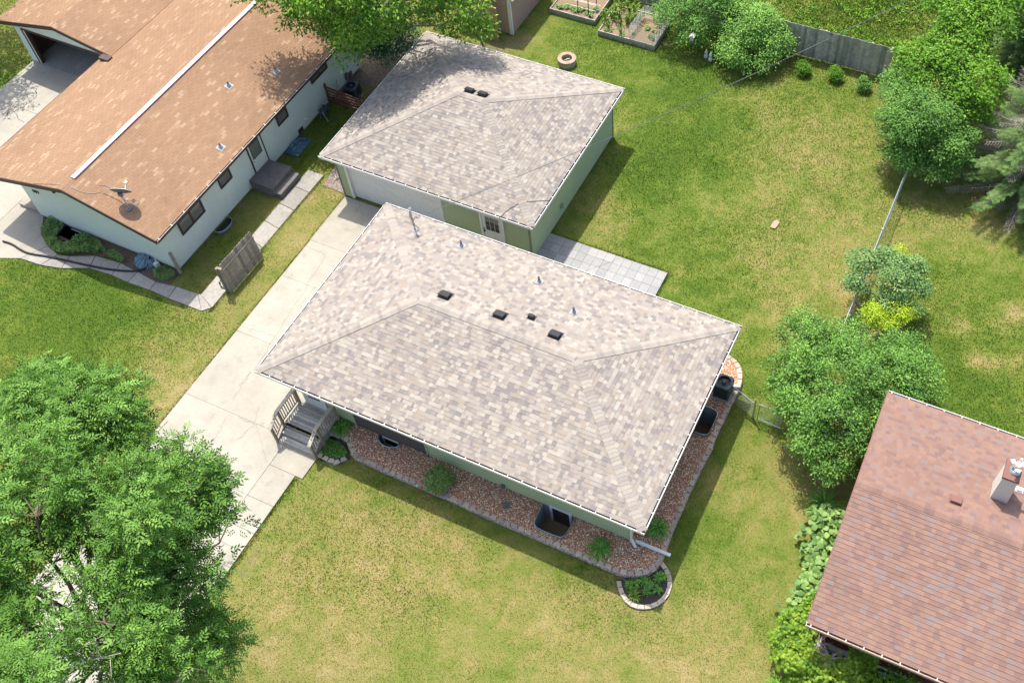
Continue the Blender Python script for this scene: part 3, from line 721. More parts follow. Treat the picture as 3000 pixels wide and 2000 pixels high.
m = MB(); m.box(-37.05, 24.05, 2.70, -36.5, 24.35, 2.86); m.build('gutter_end', 'brown', lh)
gutter_run(lh, (EX + .09, FY), (EX + .09, BY), (1, 0), EZ - .005, lipmat='brown', inmat='debris', w=.125, hang=.75, hangmat='white', lip=.03)
m = MB(); m.box(EX + .060, FY, EZ + .002, EX + .072, BY, EZ + .008); m.build('gutter_lip', 'white', lh)
SXW, LXW, SYW, NYW = -28.0, -35.55, 17.0, 30.8
win = [(17.87, 19.35, 1.29, 2.06, 2), (20.52, 21.29, 1.46, 2.05, 1), (24.65, 25.42, 1.46, 2.04, 1), (27.35, 28.62, 1.72, 2.08, 2)]
w = MB(); siding(w, (SXW, SYW), (SXW, NYW), .10, EZ - .08, lap=.10); w.build('wall', 'cream', lh)
gt = lambda s: min(LZ + sl_ * (LXW + s - LE), EZ + sr * (EX - (LXW + s))) - .03
w = MB(); w.face([(LXW, SYW, .13), (SXW, SYW, .10), (SXW, SYW, gt(SXW - LXW)), (RX, SYW, RZ - .06), (LXW, SYW, gt(0))]); w.build('wall', 'cream', lh)
w = MB(); siding(w, (LXW, NYW), (LXW, SYW), .1, LZ); w.build('wall', 'cream', lh)
w = MB(); w.face([(SXW, NYW, .1), (LXW, NYW, .1), (LXW, NYW, 2.8), (RX, NYW, RZ - .06), (SXW, NYW, 2.75)]); w.build('wall', 'cream', lh)
w = MB(); w.box(LXW + .03, SYW + .03, -1.2, SXW - .03, NYW - .03, .12); w.build('foundation', 'foundation', lh)
w = MB(); w.box(SXW - .03, SYW - .03, .1, SXW + .035, SYW + .04, 2.75); w.build('corner_trim', 'cream', lh); w = MB(); w.box(SXW - .03, NYW - .04, .1, SXW + .035, NYW + .03, 2.75); w.build('corner_trim', 'cream', lh)
for (a, b, z0, z1, n) in win:
    f = MB(); frame_rect(f, 'y', SXW, a, b, z0, z1, .075, .018, .065)
    for k in range(1, n): c = a + (b - a) * k / n; f.box(SXW + .018, c - .035, z0 + .08, SXW + .062, c + .035, z1 - .08)
    wf = f.build('window', 'brown', lh)
    for k in range(n):
        g = MB(); g.box(SXW + .02, a + .08 + (b - a - .12) * k / n, z0 + .07, SXW + .03, a + .04 + (b - a - .08) * (k + 1) / n, z1 - .07); g.build('pane', 'curtain', wf)
f = MB(); f.box(SXW + .018, 22.56, .36, SXW + .05, 23.44, 2.08); dd = f.build('door', 'cream', lh)
f = MB(); frame_rect(f, 'y', SXW, 22.51, 23.49, .31, 2.12, .045, .02, .075); f.build('door_frame', 'brown', dd)
f = MB(); frame_rect(f, 'y', SXW, 22.66, 23.30, 1.22, 2.02, .035, .05, .062); f.build('glass_frame', 'brown', dd)
f = MB(); f.box(SXW + .0505, 22.70, 1.26, SXW + .058, 23.26, 1.98); f.build('door_glass', 'curtain', dd)
f = MB(); f.tube([(SXW + .05, 22.63, 1.15), (SXW + .11, 22.63, 1.15)], .025, 6); f.build('handle', 'galv', dd)
# dryer hood, small vents
f = MB(); f.lathe((0, 0, 0), [(.10, 0), (.10, .04), (.05, .10), (.001, .11)], 12); o = f.build('dryer_hood', 'white', lh, origin=(0, 0, 0)); o.rotation_euler = (0, math.pi / 2, 0)
hy, hz = (26.361, 0.473); o.location = Vector((SXW + .02, hy, hz)) - org(lh)
hy, hz = (25.838, 0.235); f = MB(); f.box(SXW + .0, hy - .18, hz - .14, SXW + .03, hy + .18, hz + .10); f.build('basement_vent', 'brown', lh)
f = MB(); f.tube([(SXW + .04, (28.979, 0.792)[0], (28.979, 0.792)[1]), (SXW + .04, (28.901, 0.255)[0], (28.901, 0.255)[1])], .03, 6); f.build('vent_stack', 'white', lh)
for q in ((29.675, 0.374), (29.977, 0.236)):
    f = MB(); f.box(SXW + .01, q[0] - .10, q[1] - .18, SXW + .09, q[0] + .10, q[1] + .18); f.build('meter_box', 'greymetal', lh)
# house number 807 on the front wall
tc = bpy.data.curves.new('house_number', 'FONT'); tc.body = '807'; tc.size = .26; tc.extrude = .012
to = bpy.data.objects.new('number_tmp', tc); COL.objects.link(to); bpy.context.view_layer.update()
me = bpy.data.meshes.new_from_object(to.evaluated_get(bpy.context.evaluated_depsgraph_get())); bpy.data.objects.remove(to)
me.name = 'house_number'; me.materials.clear(); mats(me, 'black')
nx, nz = (-34.924, 1.915); link('house_number', me, lh, (nx - .03, SYW - .015, nz - .12), Matrix.Rotation(math.pi / 2, 3, 'X'))
# attached garage of that house
gwx0, gwx1, gwy = -43.42, -36.9, 24.86
oa, ob = -42.98, -38.05
gtop = lambda s: gpz - gsl * abs(gwx0 + s - gpx) - .04
w = MB(); siding(w, (gwx0, gwy), (gwx1, gwy), .02, 3.4, lap=.1, openings=[(oa - gwx0, ob - gwx0, 0, 2.12)], top=gtop); w.build('garage_wall', 'cream', lh)
w = MB(); siding(w, (gwx0, 46), (gwx0, gwy), .02, 2.55); w.build('garage_wall', 'cream', lh)
w = MB(); w.box(gwx0 + .02, 31.5, 0, gwx1, 31.6, 2.6); w.box(-37.3, 24.9, 0, -37.2, 31.5, 2.6); w.box(gwx0 + .02, 24.95, 0, gwx0 + .12, 31.5, 2.5); w.build('inner_wall', 'brown', lh)
w = MB(); w.box(oa, gwy - .04, .02, oa + .10, gwy + .14, 2.14); w.box(oa + .19, gwy - .03, .02, oa + .26, gwy + .12, 2.05); w.box(ob - .1, gwy - .04, .02, ob, gwy + .14, 2.14); w.box(oa + .1, gwy - .04, 2.05, ob - .1, gwy + .14, 2.15)
w.build('door_frame', 'brown', lh)
w = MB(); w.box(oa + .11, gwy - .035, .02, oa + .18, gwy + .13, 2.05); w.build('door_jamb', 'white', lh)
w = MB(); w.box(gwx0 + .12, 24.80, .0, -37.31, 31.5, .045); w.build('garage_floor', 'oldconcrete', lh)
w = MB(); w.box(oa + .3, 24.95, 2.03, ob - .15, 29.2, 2.09); w.build('overhead_door', 'white', lh)['label'] = 'raised door panel inside the garage'

# ------------------------------------------------------------------ the neighbour's house at the lower right
rh = thing('house', (6, 16.6, 0), 'house at the lower right with a reddish-brown shingled gable roof over dark brick', 'house')
qe, qa, qy0, qy1, qx0, qx1 = 3.0, 4.19, 12.27, 20.96, .18, 11.0
qs = (qa - qe) / ((qy1 - qy0) / 2); qm = (qy0 + qy1) / 2
planes = [dict(poly=[(qx0, qy0), (qx1, qy0), (qx1, qm), (qx0, qm)], e0=(qx0, qy0), up=(0, 1), slope=qs, z0=qe),
          dict(poly=[(qx1, qy1), (qx0, qy1), (qx0, qm), (qx1, qm)], e0=(qx1, qy1), up=(0, -1), slope=qs, z0=qe)]
rroof = roof(rh, planes, 'shingle_red', 'felt', .143, 'laminated_red')
zright = lambda x, y: qe + qs * min(y - qy0, qy1 - y)
ridge_caps(rroof, (qx0, qm, qa), (qx1, qm, qa), (0, -qs, 1), (0, qs, 1), 'shingle_red', step=.16, wid=.16, tones=(.05, .2, .3, .5, .6, .7))
gutter_run(rh, (qx0, qy0 - .09), (qx1, qy0 - .09), (0, -1), qe - .005, lipmat='debris_tan', inmat='debris', hang=.52, w=.13, lip=.035)
gutter_run(rh, (qx1, qy1 + .09), (qx0, qy1 + .09), (0, 1), qe - .005, lipmat='white', inmat='debris_tan', hang=.6, w=.12)
m = MB(); m.box(qx0 - .015, qy0 - .10, qe - .12, qx0 - .001, qy0 + .06, qe + .02); m.build('gutter_end', 'white', rh)
for s, (ya, yb) in ((0, (qy0, qm)), (1, (qy1, qm))):
    f = MB(); f.hexa([(qx0 - .03, ya, qe - .18), (qx0 - .001, ya, qe - .18), (qx0 - .001, yb, qa - .18), (qx0 - .03, yb, qa - .18)][::(1 if s == 0 else -1)],
                     [(qx0 - .03, ya, qe + .01), (qx0 - .001, ya, qe + .01), (qx0 - .001, yb, qa + .01), (qx0 - .03, yb, qa + .01)][::(1 if s == 0 else -1)]); f.build('fascia', 'capbrown', rh)
m = MB(); m.box(.55, 12.98, -.3, 11, 20.5, .50); m.build('foundation', 'foundation', rh)
def brick_wall(x0, x1, y, z0, z1):
    b = MB(); r = 0; z = z0
    while z < z1:
        x = x0 - (.1 if r % 2 else 0)
        while x < x1:
            xa, xb = max(x, x0), min(x + .19, x1)
            if xb > xa + .02: b.box(xa, y, z, xb, y + .05, z + .062, random.random())
            x += .20
        z += .072; r += 1
    return b
o = brick_wall(.6, 9.2, 12.93, .51, 2.85).build('bricks', 'brick', rh); tag(o, kind='stuff')
m = MB(); m.box(.6, 12.985, .5, 10.9, 20.4, 2.88); m.build('wall', 'brick', rh)
m = MB(); m.face([(.6, 13.0, 2.85), (.6, 16.6, 4.05), (.6, 20.4, 2.9)]); m.face([(.6, 13.0, 2.85), (.6, 20.4, 2.9), (.6, 16.6, 4.05)]); m.build('gable_wall', 'brick', rh)
m = MB(); m.box(.16 + .05, 12.6, 2.86, .6, 20.6, 2.88); m.box(.2, 12.32, 2.86, 11, 12.98, 2.88); m.build('soffit', 'brown', rh)
f = MB(); frame_rect(f, 'x', 12.98, 2.3, 3.6, -.05, .38, .05, -.05, -.005); wf = f.build('window', 'whitepaint', rh)
g = MB(); g.box(2.36, 12.95, .01, 3.54, 12.965, .33); g.build('pane', 'glass', wf)
# chimney with its white spinning cowl
cx0, cx1, cy0, cy1 = 4.03, 4.47, 17.96, 18.62
cz = 5.18
c = MB(); zz0 = zright(4.2, 18.0) - .1
c.hexa([(cx0 - .04, cy0 - .02, zz0 - .3), (cx1 + .04, cy0 - .02, zz0 - .3), (cx1 + .04, cy1 + .04, zz0 - .3), (cx0 - .04, cy1 + .04, zz0 - .3)],
       [(cx0, cy0, cz - .07), (cx1, cy0, cz - .07), (cx1, cy1, cz - .07), (cx0, cy1, cz - .07)]); ch = c.build('chimney', 'stucco', rh)
c = MB(); c.hexa([(cx0 - .03, cy0 - .03, cz - .07), (cx1 + .03, cy0 - .03, cz - .07), (cx1 + .03, cy1 + .03, cz - .07), (cx0 - .03, cy1 + .03, cz - .07)],
                 [(cx0 - .02, cy0 - .02, cz), (cx1 + .02, cy0 - .02, cz), (cx1 + .02, cy1 + .02, cz), (cx0 - .02, cy1 + .02, cz)]); c.build('chimney_cap', 'capbrown', ch)
fx, fy = cx0 + .27, cy0 + .33
c = MB(); c.lathe((fx, fy, cz), [(.17, 0), (.17, .06), (.13, .07), (.13, .10), (.11, .10), (.11, .02), (.001, .02)], 20); c.build('flue_collar', 'galv', ch, smooth=True)
c = MB(); c.lathe((fx, fy, cz), [(.075, .02), (.075, .36), (.10, .40), (.001, .46)], 14)
for k in range(3):
    a = 2.1 * k + .6; u = Vector((math.cos(a), math.sin(a), 0)); vv = Vector((-math.sin(a), math.cos(a), 0)); b0 = Vector((fx, fy, cz + .3))
    c.face([b0 + u * .08 - vv * .02, b0 + u * .2 - vv * .10 + Vector((0, 0, .04)), b0 + u * .27 + vv * .04 + Vector((0, 0, .08)), b0 + u * .15 + vv * .10 + Vector((0, 0, .06))])
c.build('turbine_cowl', 'white', ch, smooth=False)
c = MB(); c.tube([(fx + .02, fy + .14, cz), (fx + .02, fy + .14, cz + .52)], .035, 8); c.build('exhaust_pipe', 'white', ch)
m = MB(); vx_, vy_ = (3.066, 17.324); n = Vector((0, qs, 1)).normalized()
box_vent(rroof, vx_, vy_, zright, s=.30, h=.10, mat='capbrown')
box_vent(rroof, *(4.781, 18.700), zright, s=.14, h=.06, mat='white')

# ------------------------------------------------------------------ the setting: paving, beds, lawn
DRIVE = [(-23.93, 23.30), (-23.88, 12.0), (-23.9, -6), (-17.85, -6), (-17.95, 6.2), (-18.02, 8.6), (-18.02, 11.06), (-17.70, 11.52), (-17.70, 11.9), (-19.16, 12.2), (-19.16, 13.67), (-19.16, 20.6), (-14.77, 20.6), (-14.77, 23.30)]
PATIO = [(-14.77, 20.6), (-9.42, 20.6), (-9.42, 24.98), (-14.70, 24.98)]
def slab_set(name, pieces, mat, z0, z1, gap=.012, piece='slab', label=None, jitter=0.0):
    base = MB()
    allp = [p for poly in pieces for p in poly]
    for poly in pieces: base.prism(poly, z0 - .3, z1 - .03, .5)
    b = base.build(name, 'joint'); tag(b, kind='structure')
    for poly in pieces:
        c = (sum(p[0] for p in poly) / len(poly), sum(p[1] for p in poly) / len(poly))
        q = []
        for p in poly:
            v = Vector((p[0] - c[0], p[1] - c[1])); L = v.length
            q.append((c[0] + v.x * (1 - gap / max(L, .1)), c[1] + v.y * (1 - gap / max(L, .1))))
        dz = random.uniform(-jitter, jitter)
        MB().prism(q, z1 - .03, z1 + dz, random.random()).build(piece, mat, b)
    return b
def rect(x0, y0, x1, y1): return [(x0, y0), (x1, y0), (x1, y1), (x0, y1)]
J = -19.14
pcs = []
ys = [23.30, 20.58, 18.5, 15.45, 12.25, 9.72, 7.25, 4.6, 2.0, -1, -4]
for a, b in zip(ys[:-1], ys[1:]):
    if b > 20: pcs.append(rect(-23.93, b, -19.5, a)); pcs.append(rect(-19.5, b, -14.78, a))
    else: pcs.append(rect(-23.90, b, J, a))
sy_ = [12.0, 11.05, 9.72, 8.6, 7.9, 7.25, 5.4, 3.4, 1.4, -.6, -2.6, -4]
for a, b in zip(sy_[:-1], sy_[1:]):
    pcs.append([(J, b), (-18.02 if b < 11 else -17.72, b), (-17.70 if a > 11.5 else -18.02, a), (J, a)])
drive = slab_set('driveway', pcs, 'concrete', 0, .035, gap=.010)
# hairline cracks, cut as thin dirt-filled strips
def ribbon(mb, pts, w, z):
    pts = [Vector(p) for p in pts]
    for a, b in zip(pts[:-1], pts[1:]):
        d = (b - a); n = Vector((-d.y, d.x)).normalized() * w / 2
        mb.face([(a.x - n.x, a.y - n.y, z), (b.x - n.x, b.y - n.y, z), (b.x + n.x, b.y + n.y, z), (a.x + n.x, a.y + n.y, z)])
def wobble(a, b, n, amp, seed):
    r = random.Random(seed); o = []
    for i in range(n + 1):
        t = i / n; k = amp * math.sin(math.pi * t) + amp * .2
        o.append((a[0] + (b[0] - a[0]) * t + r.uniform(-k, k), a[1] + (b[1] - a[1]) * t + r.uniform(-k, k)))
    return o
CR = [((-23.878, 20.237), (-22.799, 20.103)), ((-22.799, 20.103), (-22.310, 15.855)), ((-23.607, 15.705), (-22.310, 15.855)), ((-22.310, 15.855), (-22.110, 14.146)), ((-22.173, 14.045), (-22.074, 12.812)),
      ((-21.366, 12.187), (-20.660, 12.203)), ((-20.600, 12.229), (-19.300, 11.087)), ((-20.600, 12.229), (-20.820, 11.457)), ((-20.664, 12.173), (-20.950, 12.927)), ((-22.214, 13.323), (-22.181, 14.090)), ((-21.022, 10.631), (-21.158, 9.538)),
      ((-23.317, 23.423), (-22.375, 22.362)), ((-22.267, 18.573), (-22.210, 17.305)), ((-18.243, 6.122), (-18.922, 6.369)), ((-21.798, 11.994), (-21.395, 10.172))]
m = MB()
for i, (a, b) in enumerate(CR): ribbon(m, wobble(a, b, 12, .05, i), .010, .040)
m.build('crack', 'crack', drive)
# patio of stamped tiles behind the house
pp = []
nx = 14; ny = 10
for i in range(nx):
    for j in range(ny):
        w_ = 5.33 / nx; h_ = 4.38 / ny
        pp.append(rect(-14.76 + i * w_, 20.6 + j * h_, -14.76 + (i + 1) * w_, 20.6 + (j + 1) * h_))
patio = slab_set('patio', pp, 'paver', 0, .04, gap=.007, piece='paver', jitter=.003)

# neighbour's walk and driveway
NW = [[(-26.490, 16.304), (-25.800, 15.656), (-27.474, 15.626), (-27.561, 16.244)], [(-27.561, 16.244), (-27.474, 15.626), (-28.477, 15.659), (-28.498, 16.097)],
      [(-28.498, 16.097), (-28.477, 15.659), (-29.576, 15.606), (-29.567, 16.215)], [(-29.567, 16.215), (-29.576, 15.606), (-30.453, 15.639), (-30.510, 16.294)], [(-30.510, 16.294), (-30.453, 15.639), (-31.585, 15.549), (-31.789, 16.182)],
      [(-31.789, 16.182), (-31.585, 15.549), (-32.647, 15.058), (-32.797, 15.706)], [(-32.797, 15.706), (-32.647, 15.058), (-33.601, 14.836), (-33.335, 15.592)], [(-33.335, 15.592), (-33.601, 14.836), (-34.667, 14.765), (-34.043, 15.790)]]
walk_w = []
NW.append([(-26.490, 16.304), (-26.36, (-26.490, 16.304)[1] + .02), (-25.53, (-26.490, 16.304)[1] - .36), (-25.800, 15.656)])
xi, xo = -26.36, -25.52
ya = (-26.490, 16.304)[1]; yb = 24.0; n = 7
for k in range(n):
    walk_w.append([(xi, ya + (yb - ya) * k / n), (xo, ya - .35 + (yb - ya + .35) * k / n), (xo, ya - .35 + (yb - ya + .35) * (k + 1) / n), (xi, ya + (yb - ya) * (k + 1) / n)])
nwalk = slab_set('neighbour_walk', NW + walk_w, 'oldconcrete', 0, .03, gap=.02, jitter=.004)
nd = []
for a, b in ((24.8, 21.9), (21.9, 18.6), (18.6, 15.3), (15.3, 12.0), (12, 8.5), (8.5, 5)):
    nd.append(rect(-43.4, b, -40.3, a)); nd.append(rect(-40.3, b, -37.05, a))
nd += [rect(-37.05, 20.0, -35.56, 24.8), rect(-37.05, 17.3, -35.56, 20.0), [(-35.478, 14.418), (-34.667, 14.765), (-34.043, 15.790), (-34.805, 16.169), (-35.45, 17.02), (-35.56, 17.3), (-37.05, 17.3), (-37.05, 15.0)]]
ndrive = slab_set('neighbour_driveway', nd, 'concrete', 0, .028, gap=.012)
m = MB()
for i, (a, b) in enumerate([((-41.760, 23.326), (-41.298, 22.734)), ((-41.298, 22.734), (-41.540, 21.582)), ((-41.540, 21.582), (-40.568, 21.186)), ((-41.540, 21.582), (-42.343, 21.457)), ((-41.838, 21.509), (-41.582, 20.913))]):
    ribbon(m, wobble(a, b, 12, .07, 50 + i), .032, .034)
m.build('crack', 'crack', ndrive)

# raised rock bed round two sides of the house, held by a block wall
BZ = .17
OUT = [(-5.683, 22.109), (-5.376, 22.009), (-5.120, 21.786), (-4.958, 21.515), (-4.843, 21.184), (-4.816, 20.923), (-4.831, 20.520), (-4.848, 19.571), (-4.874, 18.408),
       (-4.816, 18.141), (-4.903, 16.632), (-4.895, 15.404), (-4.892, 14.566), (-4.828, 13.840), (-4.805, 13.363), (-4.924, 12.996), (-5.159, 12.723), (-5.471, 12.540), (-5.821, 12.443), (-6.204, 12.415),
       (-7.123, 12.417), (-8.428, 12.423), (-9.587, 12.420), (-11.278, 12.410), (-12.026, 12.445), (-13.250, 12.455), (-14.873, 12.448), (-16.049, 12.454), (-16.453, 12.504), (-16.745, 12.685), (-17.028, 12.925), (-17.388, 12.975), (-17.716, 12.935)]
inner = OUT + [((-17.716, 12.935)[0], 13.72), (-6.12, 13.72), (-6.12, 20.55), (-6.3, 20.62)]
wellS = [(-9.38, 13.69), (-9.36, 12.98), (-9.30, 12.82), (-9.15, 12.74), (-8.35, 12.74), (-8.20, 12.82), (-8.14, 12.98), (-8.12, 13.69)]
wellT = [(-16.09, 13.69), (-16.05, 13.50), (-15.85, 13.36), (-15.60, 13.31), (-15.36, 13.36), (-15.16, 13.50), (-15.12, 13.69)]
wellE = [(-6.11, 18.40), (-5.40, 18.40), (-5.22, 18.45), (-5.14, 18.60), (-5.14, 19.38), (-5.22, 19.53), (-5.40, 19.58), (-6.11, 19.58)]
def surface(name, outer, holes, z, mat, kind='structure', parent=None):
    loops = [[Vector((p[0], p[1], z)) for p in outer]] + [[Vector((p[0], p[1], z)) for p in h] for h in holes]
    tri = tessellate_polygon(loops); pts = [p for l in loops for p in l]
    m = MB(); m.v = [tuple(p) for p in pts]
    for t in tri:
        a, b, c = (pts[i] for i in t)
        m.f.append(tuple(t) if (b - a).cross(c - a).z > 0 else (t[0], t[2], t[1]))
    m.t = [.5] * len(m.f); m.m = [0] * len(m.f)
    o = m.build(name, mat, parent); return tag(o, kind=kind)
surface('rock_bed', inner, [wellS, wellT, wellE], BZ, 'rockbed')
def stones(name, poly, holes, z, n, mat, smin, smax, label=None, seed=3, parent=None):
    r = np.random.default_rng(seed); P = np.array(poly); lo = P.min(0); hi = P.max(0)
    xy = r.random((int(n * 3), 2)) * (hi - lo) + lo; ok = inside_poly(xy[:, 0], xy[:, 1], poly)
    for h in holes: ok &= ~inside_poly(xy[:, 0], xy[:, 1], h)
    xy = xy[ok][:n]; k = len(xy)
    base = np.array([(1, 0, 0), (-1, 0, 0), (0, 1, 0), (0, -1, 0), (0, 0, .8), (0, 0, -.8)], dtype=float)
    fc = np.array([(0, 2, 4), (2, 1, 4), (1, 3, 4), (3, 0, 4), (2, 0, 5), (1, 2, 5), (3, 1, 5), (0, 3, 5)])
    s = r.uniform(smin, smax, (k, 1, 3)) * np.array([1, .8, .7]); an = r.random(k) * 6.28
    v = base[None] * s * r.uniform(.8, 1.2, (k, 6, 1)); c, sn = np.cos(an)[:, None], np.sin(an)[:, None]
    x = v[..., 0] * c - v[..., 1] * sn + v[..., 2] * .3; y = v[..., 0] * sn + v[..., 1] * c
    V = np.stack([x + xy[:, :1], y + xy[:, 1:], v[..., 2] + z + s[:, :, 2] * .35], -1)
    o = np_mesh(name, V.reshape(-1, 3), (fc[None] + 6 * np.arange(k)[:, None, None]).reshape(-1, 3), np.repeat(r.random(k), 6), mat, parent)
    tag(o, kind='stuff'); return o
def np_mesh(name, V, F, tone, mat, parent=None, wloc=(0, 0, 0)):
    me = bpy.data.meshes.new(name); V = np.asarray(V, dtype=np.float32); F = np.asarray(F, dtype=np.int32)
    nv, nf, k = len(V), len(F), F.shape[1]
    me.vertices.add(nv); me.vertices.foreach_set('co', (V - np.asarray(wloc, dtype=np.float32)).ravel())
    me.loops.add(nf * k); me.loops.foreach_set('vertex_index', F.ravel())
    me.polygons.add(nf); me.polygons.foreach_set('loop_start', np.arange(0, nf * k, k, dtype=np.int32))
    try: me.polygons.foreach_set('loop_total', np.full(nf, k, dtype=np.int32))
    except Exception: pass
    a = me.attributes.new('tone', 'FLOAT', 'POINT'); a.data.foreach_set('value', np.asarray(tone, dtype=np.float32))
    mats(me, mat); me.update(calc_edges=True); me.validate()
    return link(name, me, parent, wloc)
stones('river_rock', inner, [wellS, wellT, wellE], BZ, 26000, 'stone', .016, .032)
# block wall, two courses
bw = thing('retaining_wall', (*OUT[15], 0), 'low curved two-course wall of grey-brown concrete blocks edging the rock bed', 'garden wall')
def block_mesh(L, D, H, tone, mat, taper=.66):
    me = bpy.data.meshes.new('block'); b = .008
    v = [(-L / 2, 0, 0), (L / 2, 0, 0), (L / 2 * taper, D, 0), (-L / 2 * taper, D, 0), (-L / 2, 0, H - b), (L / 2, 0, H - b), (L / 2 * taper, D, H - b), (-L / 2 * taper, D, H - b),
         (-L / 2 + b, b, H), (L / 2 - b, b, H), (L / 2 * taper - b, D - b, H), (-L / 2 * taper + b, D - b, H)]
    f = [(0, 1, 5, 4), (1, 2, 6, 5), (2, 3, 7, 6), (3, 0, 4, 7), (4, 5, 9, 8), (5, 6, 10, 9), (6, 7, 11, 10), (7, 4, 8, 11), (8, 9, 10, 11)]
    me.from_pydata(v, [], f); mats(me, mat)
    a = me.attributes.new('tone', 'FLOAT', 'FACE'); a.data.foreach_set('value', np.full(len(f), tone, dtype=np.float32)); return me
BM = [block_mesh(.248, .17, .10, t, 'block') for t in (.1, .3, .5, .65, .85)]
def block_run(parent, path, courses, step, meshes, z0=0.0, h=.10, side=1, inset=0.0):
    for c in range(courses):
        for i, (p, d) in enumerate(resample(path, step)):
            if c % 2 == 0 and courses > 1: p = p + d * step * .5
            n = Vector((-d.y, d.x)) * side
            q = p + n * (inset + .015 * c)
            a = math.atan2(-n.x, n.y)
            link('block', random.choice(meshes), parent, (q.x, q.y, z0 + c * h), Matrix.Rotation(a, 3, 'Z'))
path = smooth_path(OUT, 2)
block_run(bw, [(p[0], p[1]) for p in path], 2, .272, BM, side=-1)
# ground cover bed beside the steps
GC = [(-17.791, 12.990), (-17.457, 13.022), (-17.073, 12.939), (-16.829, 12.681), (-16.593, 12.474), (-16.770, 12.136), (-17.130, 12.000), (-17.636, 12.006), (-17.55, 11.95), (-17.55, 13.6), (-16.9, 13.66)]
surface('mulch_bed', GC, [], .05, 'mulch')
eb = thing('garden_edging', (*(-17.136, 12.059), 0), 'short curved row of grey edging blocks in front of the ground cover by the steps', 'garden edging')
block_run(eb, [(-17.654, 12.008), (-17.238, 11.988), (-16.885, 12.059), (-16.635, 12.362)], 1, .26, BM, side=1)
# round paver-edged lily bed
RB = [(-4.692, 13.401), (-4.455, 13.237), (-4.281, 13.004), (-4.182, 12.720), (-4.189, 12.412), (-4.291, 12.103), (-4.508, 11.844), (-4.783, 11.679), (-5.062, 11.611), (-5.355, 11.659), (-5.622, 11.820), (-5.835, 12.050), (-5.976, 12.275)]
surface('lily_bed_mulch', RB + [(-5.496, 12.597), (-4.946, 13.055)], [], .03, 'mulch')
re_ = thing('garden_edging', (*RB[6], 0), 'round ring of pale tan pavers edging the lily bed off the house corner', 'garden edging')
TM = [block_mesh(.235, .15, .075, t, 'blocktan', .82) for t in (.1, .35, .6, .9)]
block_run(re_, smooth_path(RB, 2), 1, .245, TM, side=-1)
# gravel patch beside the neighbour's garage corner, grey
GR = [(-25.223, 23.477), (-25.334, 24.516), (-25.410, 24.939), (-23.97, 25.5), (-23.97, 23.38), (-24.065, 23.400), (-24.516, 23.438)]
surface('gravel_patch', GR, [], .012, 'rockbed')
stones('gravel', GR, [], .02, 3500, 'greystone', .014, .03, seed=5)

# neighbour's planting bed and well holes
NB = [(-34.805, 16.169), (-34.072, 15.777), (-33.335, 15.592), (-32.797, 15.706), (-31.800, 16.195), (-31.152, 16.357), (-30.510, 16.294), (-29.567, 16.215), (-28.508, 16.109), (-27.884, 16.225), (-27.860, 16.947), (-28.0, 16.98), (-35.5, 16.98)]
wellA = [(-34.12, 16.99), (-34.10, 16.45), (-33.95, 16.22), (-33.65, 16.12), (-33.35, 16.18), (-33.14, 16.40), (-33.06, 16.99)]
surface('planting_bed', NB, [wellA], .02, 'darksoil')

# lawn sheet: fine grid where the picture sees it, coarse out to the horizon
BEDH = [(-16.4, 13.2), (-9.5, 12.6), (-6.2, 12.4), (-5.2, 13.4), (-5.0, 18.6), (-5.0, 20.2), (-6.5, 20.7), (-19.0, 20.4), (-19.0, 13.9), (-16.4, 13.9)]
X0, X1, Y0, Y1, ST = -56.0, 16.0, -6.0, 62.0, .25
nxg = int((X1 - X0) / ST); nyg = int((Y1 - Y0) / ST)
gx, gy = np.meshgrid(np.linspace(X0, X1, nxg + 1), np.linspace(Y0, Y1, nyg + 1), indexing='ij')
gz = .03 * (vnoise(gx, gy, 3.0, 31) - .5) + .02 * (vnoise(gx, gy, 1.1, 32) - .5) - .012
hard = [DRIVE, PATIO, inner, rect(-43.4, 5, -35.4, 24.8)]
near = np.zeros(gx.shape, bool)
for p in hard: near |= inside_poly(gx, gy, p)
gz = np.where(near, -.02, gz)
V = np.stack([gx, gy, gz], -1).reshape(-1, 3)
idx = np.arange((nxg + 1) * (nyg + 1)).reshape(nxg + 1, nyg + 1)
F = np.stack([idx[:-1, :-1], idx[1:, :-1], idx[1:, 1:], idx[:-1, 1:]], -1).reshape(-1, 4)
cxg = (gx[:-1, :-1] + ST / 2).ravel(); cyg = (gy[:-1, :-1] + ST / 2).ravel()
hole = inside_poly(cxg, cyg, BEDH) | inside_poly(cxg, cyg, rect(-34.4, 16.35, -32.8, 17.6)) | inside_poly(cxg, cyg, rect(.8, 12.6, 10, 20))
F = F[~hole]
base = len(V); ring = [(X0, Y0), (X1, Y0), (X1, Y1), (X0, Y1)]; far = [(-420, -420), (420, -420), (420, 420), (-420, 420)]
V = np.vstack([V, [(x, y, -.012) for x, y in ring + far]])
F = np.vstack([F, [(base + 4 + k, base + 4 + (k + 1) % 4, base + (k + 1) % 4, base + k) for k in range(4)]])
lawn = np_mesh('lawn', V, F, np.zeros(len(V)), 'lawn'); tag(lawn, kind='structure')
for nm, fn in (('dry', dryness), ('soil', soilness)):
    a = lawn.data.attributes.new(nm, 'FLOAT', 'POINT'); val = fn(V[:, 0], V[:, 1]); val[base + 4:] = .45 if nm == 'dry' else 0
    a.data.foreach_set('value', val.astype(np.float32))

